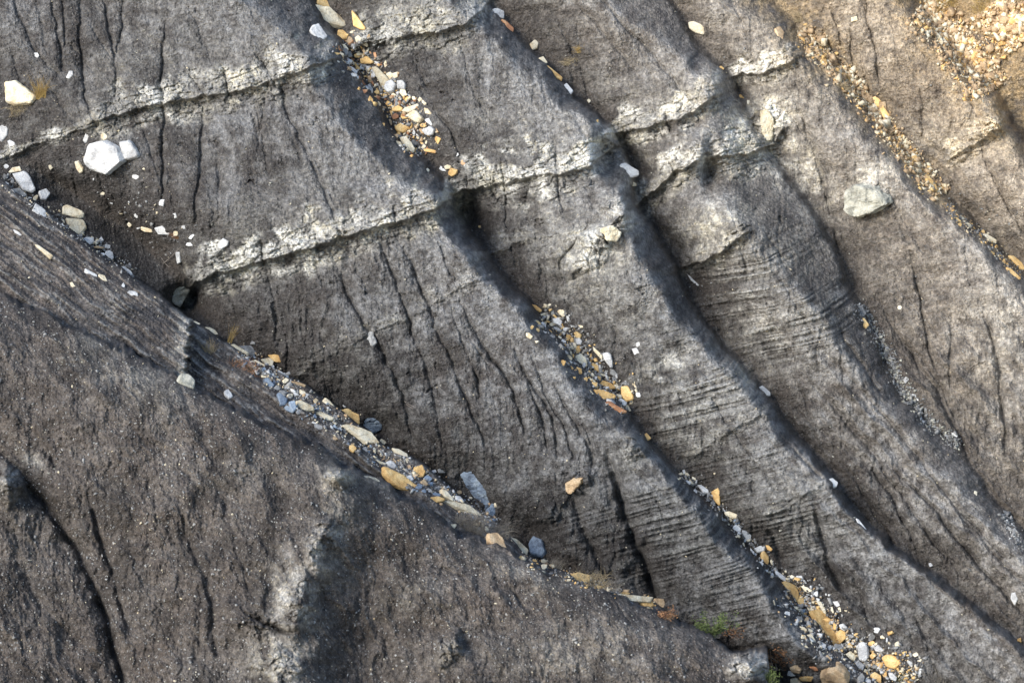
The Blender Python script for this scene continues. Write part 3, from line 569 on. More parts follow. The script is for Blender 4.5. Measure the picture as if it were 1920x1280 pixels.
def rock_mesh(name, outline, thick, nrm, rng, rough=0., size=.3):
    """a faceted stone: outline in metres (right, up) as seen from the front, laid on a plane with normal nrm"""
    nf = -nrm.dot(fwd); nr = nrm.dot(rgt); nu = nrm.dot(upv)
    def P(dx, dy, t):
        dd = (nr * dx + nu * dy) / max(nf, .35)
        return rgt * dx + upv * dy + fwd * dd + nrm * t
    bm = bmesh.new()
    tx = rng.uniform(-.5, .5); ty = rng.uniform(-.5, .5)
    for (dx, dy) in outline:
        s = rng.uniform(.84, .985); tz = thick * (.5 + .25 * (tx * dx + ty * dy) / size + rng.uniform(-.12, .12))
        bm.verts.new(P(dx, dy, rng.uniform(-.15, .1) * thick)); bm.verts.new(P(dx * s, dy * s, tz))
        s = rng.uniform(.75, .95); bm.verts.new(P(dx * s, dy * s, -thick * .5))
    r = bmesh.ops.convex_hull(bm, input=bm.verts[:])
    bmesh.ops.delete(bm, geom=list({g for g in r['geom_interior'] + r['geom_unused'] if isinstance(g, bmesh.types.BMVert)}), context='VERTS')
    bmesh.ops.dissolve_limit(bm, angle_limit=.12, verts=bm.verts[:], edges=bm.edges[:])
    if size > .05:
        bmesh.ops.bevel(bm, geom=bm.edges[:], offset=min(.018, size * .05), segments=1, affect='EDGES', clamp_overlap=True)
    if rough:
        bmesh.ops.triangulate(bm, faces=bm.faces[:])
        for _ in range(5):
            es = [e for e in bm.edges if e.calc_length() > rough * 1.6]
            if not es: break
            bmesh.ops.subdivide_edges(bm, edges=es, cuts=1); bmesh.ops.triangulate(bm, faces=[f for f in bm.faces if len(f.verts) > 3])
        bm.normal_update(); off = Vector((rng.uniform(0, 50), rng.uniform(0, 50), 0))
        from mathutils import noise
        bed = (upv * .95 + rgt * -.25).normalized()
        mv = []
        for v in bm.verts:
            p = v.co + off
            lay = noise.noise(Vector((p.dot(bed) * 26, p.x * 2.5, p.y * 2.5)))
            mv.append(v.normal * ((noise.fractal(p * 6, 1., 2., 4) * .45 + lay * .35 + (noise.cell(p * 7) - .5) * .35) * rough * (1.5 if rough > .031 else .55)))
        for v, m in zip(bm.verts, mv): v.co += m
    me = bpy.data.meshes.new(name); bm.to_mesh(me); bm.free(); return me
def auto_outline(w, hh, ang, rng, n=None):
    n = n or rng.choice([4, 5, 5, 6, 7]); a0 = rng.uniform(0, 6.28); out = []
    for k in range(n):
        a = a0 + (k + rng.uniform(-.38, .38)) * 2 * math.pi / n; p = 3
        c, s = math.cos(a), math.sin(a); r = (abs(c) ** p + abs(s) ** p) ** (-1 / p) * rng.uniform(.82, 1.06)
        x = c * r * w / 2; y = s * r * hh / 2; t = math.radians(-ang)
        out.append((x * math.cos(t) - y * math.sin(t), x * math.sin(t) + y * math.cos(t)))
    return out
RG = random.Random(5)
ALL = []
def stone(x, y, w, hh, ang, tint, label, name='stone', group=None, outline=None, thick=None, face=.45, rough=0, sink=.25, cat='stone'):
    if outline:
        x = sum(p[0] for p in outline) / len(outline); y = sum(p[1] for p in outline) / len(outline)
        if rough < .031: outline = [(x + (p[0] - x) * 1.1, y + (p[1] - y) * 1.1) for p in outline]
        ol = [((p[0] - x) / PX, (y - p[1]) / PX) for p in outline]
        w = max(p[0] for p in outline) - min(p[0] for p in outline); hh = max(p[1] for p in outline) - min(p[1] for p in outline)
    else: ol = auto_outline(w / PX, hh / PX, ang, RG)
    s = depth(x, y, hat(x, y)) / DIST; ol = [(a * s, b * s) for a, b in ol]
    small = min(w, hh) / PX; big_ = max(w, hh) / PX
    t = thick or max(.3 * small, .22 * math.sqrt(small * big_)) * RG.uniform(.8, 1.15)
    nr = (normal(x, y) * (1 - face) - fwd * face).normalized()
    me = rock_mesh(name, ol, t, nr, RG, rough, big_)
    me.materials.append(SM[tint]); o = link(bpy.data.objects.new(name, me))
    o.location = point(x, y, max(hat(x, y, 2), hat(x, y, 5) * .7 + hat(x, y) * .3) + t * (.5 - sink))
    o['label'] = label; o['category'] = cat
    if group: o['group'] = group
    ALL.append((x, y, max(w, hh)))
    return o
# ------------------------------------------------------------------ the stones one can tell apart
def O1(*p): return [(a / 4, 250 + b / 4) for a, b in p]
def O2(*p): return [(560 + a / 6, b / 6) for a, b in p]
def O3(*p): return [(640 + a / 6, 120 + b / 6) for a, b in p]
def O4(*p): return [(420 + a / 6, 600 + b / 6) for a, b in p]
def O5(*p): return [(620 + a / 6, 780 + b / 6) for a, b in p]
def O6(*p): return [(980 + a / 6, 560 + b / 6) for a, b in p]
def O7(*p): return [(1260 + a / 6, 860 + b / 6) for a, b in p]
def O8(*p): return [(1420 + a / 5.333, 1040 + b / 5.333) for a, b in p]
BIG = [ # outline, tint, label, thickness, rough
 (O1((655,190),(660,120),(690,85),(790,60),(830,75),(895,110),(935,190),(925,215),(870,240),(820,305),(790,300),(760,275),(680,262),(655,235)),'W','large white angular block, widest of all, below the upper left bed',.30,.018),
 (O1((895,65),(970,52),(1000,80),(1048,160),(1040,180),(985,198),(940,195),(925,150)),'W','white block leaning against the right side of the largest white block',.16,.012),
 ([(10,155),(30,152),(45,165),(70,181),(58,194),(28,198),(12,190)],'C','cracked cream block beside the golden grass at the left edge',.2,.014),
 (O1((90,305),(180,288),(215,310),(265,420),(240,445),(180,430),(140,380)),'W','long white stone below the cream sliver at the left gully top',.12,.012),
 (O1((290,440),(340,420),(370,455),(345,500),(310,495)),'W','small bright white stone right of the long white left gully stone',.09,0),
 (O1((470,555),(500,545),(620,595),(628,630),(575,640),(475,610)),'C','pale cream wedge stone on top of a split cream stone, left gully',.12,.01),
 (O1((495,640),(615,650),(645,710),(600,765),(560,755),(515,700)),'C','split cream and tan stone under the pale wedge, left gully',.12,.01),
 (O1((610,800),(655,780),(695,785),(700,820),(660,845)),'W','flat white stone below the split cream stone, left gully',.07,0),
 (O1((260,840),(290,845),(400,920),(380,945),(330,900)),'C','long cream splinter lying across the striped near slope at left',.07,0),
 (O1((1640,830),(1680,785),(1718,810),(1710,845),(1665,868),(1645,855)),'W','lone white stone just above the left end of the middle bed',.1,.008),
 (O1((1322,893),(1355,890),(1358,965),(1330,975)),'W','upright white stone just left of the middle bed end',.07,0),
 (O1((1058,700),(1150,715),(1150,740),(1090,735),(1060,722)),'C','cream oblong stone in the dark hollow left of the middle bed',.07,0),
 (O1((1160,710),(1220,695),(1275,745),(1270,760),(1190,755)),'W','white flat stone touching the cream oblong in the dark hollow',.07,0),
 (O1((565,215),(590,210),(628,262),(622,290),(600,298),(575,265)),'C','small cream stone below left of the largest white block',.07,0),
 (O2((175,85),(330,100),(450,190),(525,270),(510,300),(470,320),(330,260),(300,280),(215,170)),'C','big cream slab with an ochre edge at the top centre gully',.2,.012),
 (O2((210,0),(300,0),(355,110),(250,80),(205,60)),'O','ochre slab touching the top edge above the big cream slab',.12,0),
 (O2((600,120),(625,140),(690,220),(750,310),(745,335),(700,335),(625,290)),'O','pointed ochre triangular slab on the top centre bed',.08,0),
 (O2((440,350),(490,350),(548,410),(545,445),(490,445),(440,395)),'O','ochre slab just under the big cream slab, top centre gully',.1,0),
 (O2((150,290),(215,270),(250,340),(310,415),(250,490),(180,440),(125,360)),'W','crumbly white rock left of the top centre rubble',.12,.02),
 (O2((690,660),(770,635),(845,700),(820,720),(700,715)),'O','flat ochre slab above the long cream slab, upper centre rubble',.08,0),
 (O2((820,760),(880,755),(1010,885),(1050,930),(985,1030),(940,980)),'C','long cream slab, longest in the upper centre rubble',.12,.01),
 (O2((985,930),(1050,905),(1100,960),(1070,1030),(1020,1055),(970,1010)),'W','rounded white boulder at the foot of the long cream slab',.16,.01),
 (O2((1115,910),(1180,910),(1208,950),(1195,1010),(1120,1000)),'W','white block right of the rounded boulder, upper centre rubble',.12,.01),
 (O3((570,500),(640,470),(690,500),(680,535),(640,515),(575,535)),'O','notched ochre slab at the left side of the upper centre rubble',.07,0),
 (O3((560,590),(610,555),(650,580),(640,610),(590,625)),'R','rust orange chip lying in dark mud, upper centre rubble',.06,0),
 (O3((690,530),(720,490),(860,455),(880,480),(770,550)),'C','pale layered slab pointing right in the upper centre rubble',.08,.01),
 (O3((735,580),(820,520),(860,535),(930,620),(880,665),(830,650)),'C','cream block with white end below the layered slab',.14,.01),
 (O3((600,710),(660,670),(770,720),(700,775),(625,760)),'O','flat ochre slab in the lower upper-centre rubble',.08,0),
 (O3((665,830),(710,820),(770,910),(810,970),(795,1030),(755,1020),(700,920)),'C','long yellow-cream stone at the bottom tip of the upper rubble',.13,.012),
 (O3((915,745),(1000,695),(1055,740),(1030,800),(1000,812),(940,790)),'W','rounded grey-white boulder on the right of the upper rubble',.14,.008),
 (O3((930,955),(990,955),(1060,975),(1065,1008),(940,985)),'O','flat ochre slab alone below the rounded grey-white boulder',.05,0),
 (O3((1210,1215),(1240,1170),(1310,1195),(1300,1235),(1250,1265),(1215,1245)),'O','ochre stone sitting on the centre bed beside a pale one',.09,0),
 (O3((1165,1150),(1200,1133),(1240,1150),(1230,1180),(1175,1185)),'C','pale stone above the ochre one at the centre bed',.07,0),
 (O4((170,300),(290,295),(345,350),(345,400),(270,390)),'G','smooth grey stone leaning behind the near left ridge line',.1,0),
 (O4((70,285),(110,275),(270,370),(250,395),(160,350)),'C','long pale slab in front of the smooth grey stone',.06,0),
 (O4((495,395),(630,383),(640,470),(580,470),(545,440)),'O','bright tan square slab standing on the near left ridge line',.07,0),
 (O4((420,445),(500,430),(555,455),(530,545),(480,500)),'C','cream slab leaning under the bright tan square slab',.07,0),
 (O4((335,450),(370,455),(455,510),(450,525),(400,510)),'C','thin pale slab along the ridge left of the tan square slab',.05,0),
 (O4((440,670),(490,655),(560,740),(520,780),(480,760)),'B','pale blue-grey stone, highest in the near left gully',.1,0),
 (O4((590,835),(620,825),(710,900),(695,960),(635,965)),'B','blue-grey block below two small grey stones, near left gully',.11,0),
 (O4((725,925),(790,915),(810,1000),(780,1040),(740,980)),'B','blue-grey upright stone touching the cream boulder, near left gully',.09,0),
 (O4((800,920),(850,915),(1000,995),(1000,1025),(900,1030),(830,980)),'C','cream boulder right of the blue-grey upright stone',.14,.01),
 (O4((1030,1040),(1080,1035),(1230,1105),(1220,1130),(1150,1140)),'C','pale greenish-white slab down the near gully from the cream boulder',.09,0),
 (O4((1310,1020),(1380,1010),(1500,1080),(1512,1180),(1470,1185),(1390,1070)),'O','tan boulder in front of the bluish shaded rock',.15,.012),
 (O4((655,680),(690,655),(722,685),(690,715),(665,710)),'C','small round cream stone on the near left ridge',.07,0),
 (O4((750,690),(830,700),(915,735),(905,755),(830,735)),'T','brown-tan slab beside the small round cream ridge stone',.06,0),
 (O4((1110,910),(1130,880),(1180,910),(1235,980),(1160,970)),'C','white and tan stone on the ridge above the tan boulder',.08,0),
 (O4((0,810),(40,780),(85,830),(90,870),(60,890),(10,855)),'W','lone crumbly white stone on the dark near slope',.08,.012),
 (O5((145,110),(185,90),(440,190),(515,310),(380,310),(280,220)),'C','very long cream slab below the tan boulder',.12,.012),
 (O5((690,365),(760,380),(855,430),(870,485),(830,480),(730,410)),'C','cream slab on the ridge line up right of the big ochre slab',.08,0),
 (O5((580,585),(640,595),(800,670),(955,800),(945,860),(760,800),(660,740),(590,660)),'O','biggest ochre slab of the near ridge, a long pointed leaf shape',.14,.012),
 (O5((930,580),(1020,560),(1060,640),(1040,690),(960,715),(930,660)),'O','upright tan stone right of the leaf-shaped ochre slab',.11,.008),
 (O5((1010,740),(1050,710),(1095,770),(1060,800),(1025,800)),'T','small tan stone under the upright tan stone',.06,0),
 (O5((620,520),(670,500),(735,560),(720,600),(660,590)),'W','pale white stone above the leaf-shaped ochre slab',.08,.008),
 (O5((455,485),(500,490),(625,535),(615,550),(540,535)),'C','thin cream slab left of the pale white stone',.04,0),
 (O5((210,335),(250,330),(290,370),(255,410),(215,375)),'O','bright orange-yellow stone alone in the near scree',.07,0),
 (O5((1235,830),(1290,840),(1370,930),(1370,965),(1290,930),(1240,900)),'C','cream rounded slab above the long pale ledge stones',.1,0),
 (O5((1090,920),(1200,905),(1280,935),(1275,955),(1180,980),(1110,950)),'O','ochre slab left under the cream rounded slab',.08,0),
 (O5((1270,960),(1380,970),(1540,1010),(1690,1110),(1680,1145),(1560,1090),(1420,1040)),'C','long ragged cream ledge stone above the grey dead grass',.1,.014),
 (O5((1400,900),(1450,905),(1500,960),(1460,980),(1405,940)),'W','white stone behind the long ragged ledge stone',.06,0),
 (O5((340,690),(380,675),(480,685),(545,725),(540,745),(430,720)),'P','whitish rock peeping over the nearest mound edge',.06,.012),
 ([(822+91,1002),(852+78,1000),(940,1010),(948,1030),(944,1040),(930,1030),(914,1016)],'T','brown-ochre upright stone beside the grey dead grass',.13,.012),
 ([(955,1008),(968,1012),(989,1032),(986,1042),(972,1040)],'C','cream rounded slab right of the brown-ochre upright stone',.09,0),
 ([(992,1022),(1002,1008),(1018,1014),(1024,1034),(1016,1044),(996,1040)],'B','blue-grey boulder in the dark hollow behind the near ridge',.16,.012),
 ([(1064,1078),(1082,1073),(1106,1080),(1104,1094),(1078,1094)],'O','tan rock among the dry tufts on the near ridge',.12,.012),
 ([(1138,1112),(1156,1112),(1222,1122),(1216,1130),(1172,1125)],'C','thin pale slab lying flat at the lower end of the near ridge',.05,0),
 ([(1198,1128),(1218,1122),(1226,1136),(1212,1142)],'O','tan block at the lower end of the near ridge',.1,0),
 ([(1226,1122),(1244,1124),(1246,1140),(1230,1142)],'T','grey-tan block ending the near ridge',.1,.01),
 (O6((100,70),(145,80),(215,130),(200,150),(140,125)),'O','ochre chip at the very top of the middle gully rubble',.05,0),
 (O6((345,225),(410,215),(450,260),(430,305),(355,275)),'W','pale grey-white stone near the top of the middle gully rubble',.09,0),
 (O6((345,320),(400,330),(440,365),(400,370),(355,345)),'W','thin white stone under the pale grey-white one, middle gully',.06,0),
 (O6((580,380),(620,370),(662,405),(655,440),(610,435)),'O','tan stone on top of a pair of white ones, middle gully',.08,0),
 (O6((600,455),(640,440),(672,480),(655,520),(610,515)),'W','white stone right under the tan stone, middle gully',.08,0),
 (O6((580,650),(640,630),(700,680),(715,760),(690,785),(620,750),(585,690)),'C','big cream and ochre rounded slab at the left of the middle rubble',.12,.01),
 (O6((900,620),(960,605),(1005,640),(1015,760),(990,780),(920,690)),'W','tall white slab at the right edge of the middle rubble',.1,.01),
 (O6((770,735),(820,735),(895,790),(870,830),(820,800)),'O','ochre slab in the centre of the middle rubble',.06,0),
 (O6((855,960),(900,925),(990,960),(1040,1010),(980,1015),(905,1030)),'O','ochre slab lying on the widest ochre slab, middle rubble',.08,0),
 (O6((785,1025),(850,1020),(950,1060),(1045,1100),(1030,1135),(905,1140),(830,1085)),'O','widest ochre slab near the bottom of the middle rubble',.1,.008),
 (O6((1115,1000),(1190,985),(1250,1090),(1245,1130),(1165,1155),(1115,1110)),'O','square tan slab at the lower right of the middle rubble',.12,.008),
 (O6((1045,1160),(1100,1125),(1170,1170),(1160,1195),(1120,1215)),'W','white stone under the square tan slab, middle rubble',.07,0),
 (O6((935,1170),(970,1155),(1165,1270),(1155,1290),(1090,1285),(975,1215)),'R','rusty red-brown brick-shaped block at the foot of the middle rubble',.09,.008),
 (O6((985,790),(1030,800),(1080,860),(1060,890),(990,850)),'G','grey stone below the tall white slab, middle rubble',.07,0),
 ([(1206,816),(1212,812),(1220,822),(1214,826),(1208,822)],'O','single ochre chip in the dark gully below the middle rubble',.04,0),
 (O7((445,375),(520,335),(538,350),(542,515),(525,520),(480,470)),'O','upright triangular ochre slab in the lower middle gully',.08,0),
 (O7((600,600),(650,590),(735,625),(748,655),(700,680),(610,635)),'C','white-topped rounded stone with an orange underside, lower gully',.11,0),
 (O7((290,300),(330,300),(430,370),(420,385),(350,375)),'W','thin white angular stone left of the triangular ochre slab',.06,0),
 (O7((790,805),(830,810),(885,860),(880,960),(840,900),(795,850)),'W','pale grey-green diamond slab in the lower middle gully',.06,0),
 (O7((1000,1060),(1035,1045),(1085,1110),(1080,1170),(1050,1208),(1000,1150)),'O','ochre leaf-shaped stone resting on white rubble, lower gully',.09,0),
 (O7((1055,970),(1090,975),(1128,1015),(1110,1038),(1075,1020)),'O','small ochre wedge above the ochre leaf-shaped stone',.06,0),
 (O7((920,1010),(990,975),(1050,985),(1040,1040),(960,1060)),'W','white boulder of crumbly lumps left of the ochre wedge',.12,.014),
 (O7((1765,230),(1800,225),(1858,275),(1845,320),(1795,325),(1775,280)),'W','lone pale stone in the gully right of the striped spur',.1,.01),
 ([(1423,726),(1430,724),(1444,736),(1444,742),(1432,742)],'W','lone white stone at the foot of the laminated spur',.07,.008),
 (O8((245,280),(280,265),(370,310),(405,380),(395,440),(370,452),(345,390),(310,330)),'O','curved brown-tan slab above the largest ochre sheet',.09,0),
 (O8((390,455),(430,400),(465,440),(465,490),(415,535)),'O','four-sided ochre stone touching the curved slab',.08,0),
 (O8((530,575),(620,555),(690,600),(720,640),(830,860),(800,890),(675,890),(620,760)),'O','largest ochre sheet of rock in the bottom gully rubble',.13,.01),
 (O8((790,780),(840,745),(885,770),(885,825),(830,885),(810,850)),'O','ochre stone leaning on the right corner of the largest ochre sheet',.1,0),
 (O8((585,450),(640,470),(680,540),(690,590),(660,570),(640,500)),'C','narrow cream strip above the largest ochre sheet',.05,0),
 (O8((820,700),(860,685),(900,720),(880,760),(840,740)),'W','pale grey stone above the leaning ochre stone, bottom gully',.08,0),
 (O8((1020,880),(1070,868),(1108,920),(1112,1010),(1080,1060),(1020,1050),(1010,960)),'W','tall smooth blue-white boulder in the bottom gully rubble',.17,.008),
 (O8((1250,1030),(1300,990),(1370,1000),(1448,1065),(1380,1135),(1300,1115)),'O','ochre boulder with a grey muddy patch, bottom right rubble',.16,.01),
 (O8((970,1090),(1010,1060),(1070,1110),(1050,1155),(1000,1140)),'W','white stone left below the tall blue-white boulder',.09,.008),
 (O8((870,1000),(920,975),(985,1020),(960,1060),(900,1040)),'C','cream stone left of the tall blue-white boulder',.1,0),
 (O8((1170,930),(1210,895),(1265,945),(1250,970),(1190,965)),'W','light grey stone right of the tall blue-white boulder',.08,0),
 (O8((1120,1010),(1160,975),(1195,1000),(1150,1045)),'O','small ochre stone between the tall and the light grey stones',.07,0),
 (O8((1130,1200),(1170,1180),(1230,1220),(1225,1280),(1180,1275)),'O','ochre stone at the bottom edge below the white stones',.1,0),
 (O8((1310,1180),(1350,1175),(1395,1220),(1385,1260),(1330,1240)),'W','blue-white stone at the bottom edge under the muddy ochre boulder',.1,0),
 (O8((1000,1230),(1040,1190),(1070,1230),(1050,1285),(1000,1285)),'G','grey-green stone cut by the bottom edge',.1,0),
 (O8((330,1120),(380,1100),(440,1140),(430,1180),(350,1170)),'T','rounded tan stone right of the rusty bush',.1,.008),
 (O8((420,1225),(520,1200),(555,1215),(540,1255),(440,1255)),'O','flat ochre stone below the rounded tan stone',.08,0),
 (O8((520,1120),(560,1115),(650,1140),(580,1155)),'R','thin rusty slab above the large tan boulder',.04,0),
 (O8((640,1180),(720,1110),(800,1100),(870,1150),(915,1230),(900,1300),(680,1310)),'T','large rough tan boulder cut by the bottom edge',.3,.03),
 (O8((330,1240),(390,1225),(450,1290),(340,1300)),'C','cream stone cut by the bottom edge beside the tan boulder',.1,0),
 ([(1292,42),(1302,40),(1318,48),(1322,58),(1320,66),(1306,62),(1294,52)],'C','oval cream slab in the narrow gully at the top right of centre',.09,.008),
 ([(1452,56),(1462,50),(1470,62),(1466,76),(1456,70)],'T','grey-tan rounded stone on the crest at upper right',.09,0),
 ([(1539,112),(1548,110),(1550,118),(1545,124),(1540,120)],'O','small ochre block above the right debris track',.06,0),
 ([(1596,33),(1606,31),(1608,39),(1597,41)],'C','small square cream stone on the upper right slope',.04,0),
 ([(1636,183),(1644,181),(1655,194),(1652,202),(1641,198)],'O','upper of two tan leaf-shaped stones in the right track',.06,0),
 ([(1650,204),(1658,202),(1668,216),(1666,226),(1656,222)],'O','lower of two tan leaf-shaped stones in the right track',.07,0),
 ([(1733,332),(1742,331),(1756,350),(1756,361),(1745,357),(1737,344)],'O','long tan stone low in the right debris track',.08,0),
 ([(1710,294),(1718,292),(1725,305),(1722,318),(1714,308)],'O','tan upright stone above the long tan stone, right track',.06,0),
 ([(1842,440),(1850,439),(1868,450),(1866,457),(1856,456)],'C','pale cream slab in the far right gully above the curved tan one',.05,0),
 ([(1890,480),(1900,480),(1914,492),(1922,506),(1912,506),(1900,492)],'O','curved tan slab near the right edge gully',.06,0),
 ([(1886,502),(1896,504),(1914,522),(1908,526),(1896,520)],'O','tan slab below the curved one near the right edge',.05,0),
 ([(922,20),(932,16),(944,22),(944,36),(932,34)],'W','round white stone at the head of the second gully stone row',.1,.008),
 ([(940,38),(948,40),(963,54),(961,62),(950,54)],'R','rusty tan slab just below the round white stone',.06,0),
 ([(993,84),(1002,75),(1009,80),(1007,92),(998,95)],'C','lone cream stone beside the second gully above a tan pair',.08,0),
 ([(1010,110),(1018,107),(1026,118),(1020,122)],'C','short cream stone right above the long tan slab, second gully',.05,0),
 ([(1020,124),(1028,124),(1054,146),(1052,152),(1042,146)],'O','long tan slab in the second gully',.06,0),
 ([(1056,162),(1062,157),(1074,172),(1070,178),(1060,174)],'W','white stone at the lower end of the second gully row',.07,0),
 ([(1161,312),(1170,306),(1196,322),(1196,330),(1182,334),(1172,326)],'W','white slab inside the dark cave at centre right',.1,.008),
 ([(1289,514),(1294,518),(1310,534),(1307,536),(1296,526)],'W','thin white sliver under the small right ledge',.03,0),
 ([(1897,1112),(1903,1110),(1908,1122),(1903,1134),(1896,1122)],'W','white stone alone near the lower right edge',.05,0),
 ([(1613,598),(1620,597),(1629,610),(1624,615),(1615,610)],'O','orange-tan stone at the head of the grey right rubble',.06,0),
 ([(1607,576),(1616,574),(1624,588),(1618,594),(1609,588)],'G','dark grey stone above the orange-tan stone',.06,0),
 ([(1605,972),(1610,974),(1624,992),(1620,994),(1609,984)],'W','thin pale sliver in the gully beside the brown slope',.03,0),
 ([(336,704),(350,706),(363,718),(360,734),(346,732),(332,718)],'P','pale rough block at the foot of the near cliff edge',.22,.02),
 ([(1185,654),(1194,652),(1199,661),(1190,665)],'W','tiny white stone on the middle spur, upper of two',.03,0),
]
for ol, t, lb, th, rg in BIG:
    stone(0, 0, 0, 0, 0, t, lb, outline=ol, thick=th, face=.35, sink=.05, rough=(.03 if rg else 0), name='stone' if max(p[0] for p in ol) - min(p[0] for p in ol) < 45 else 'rock_slab')
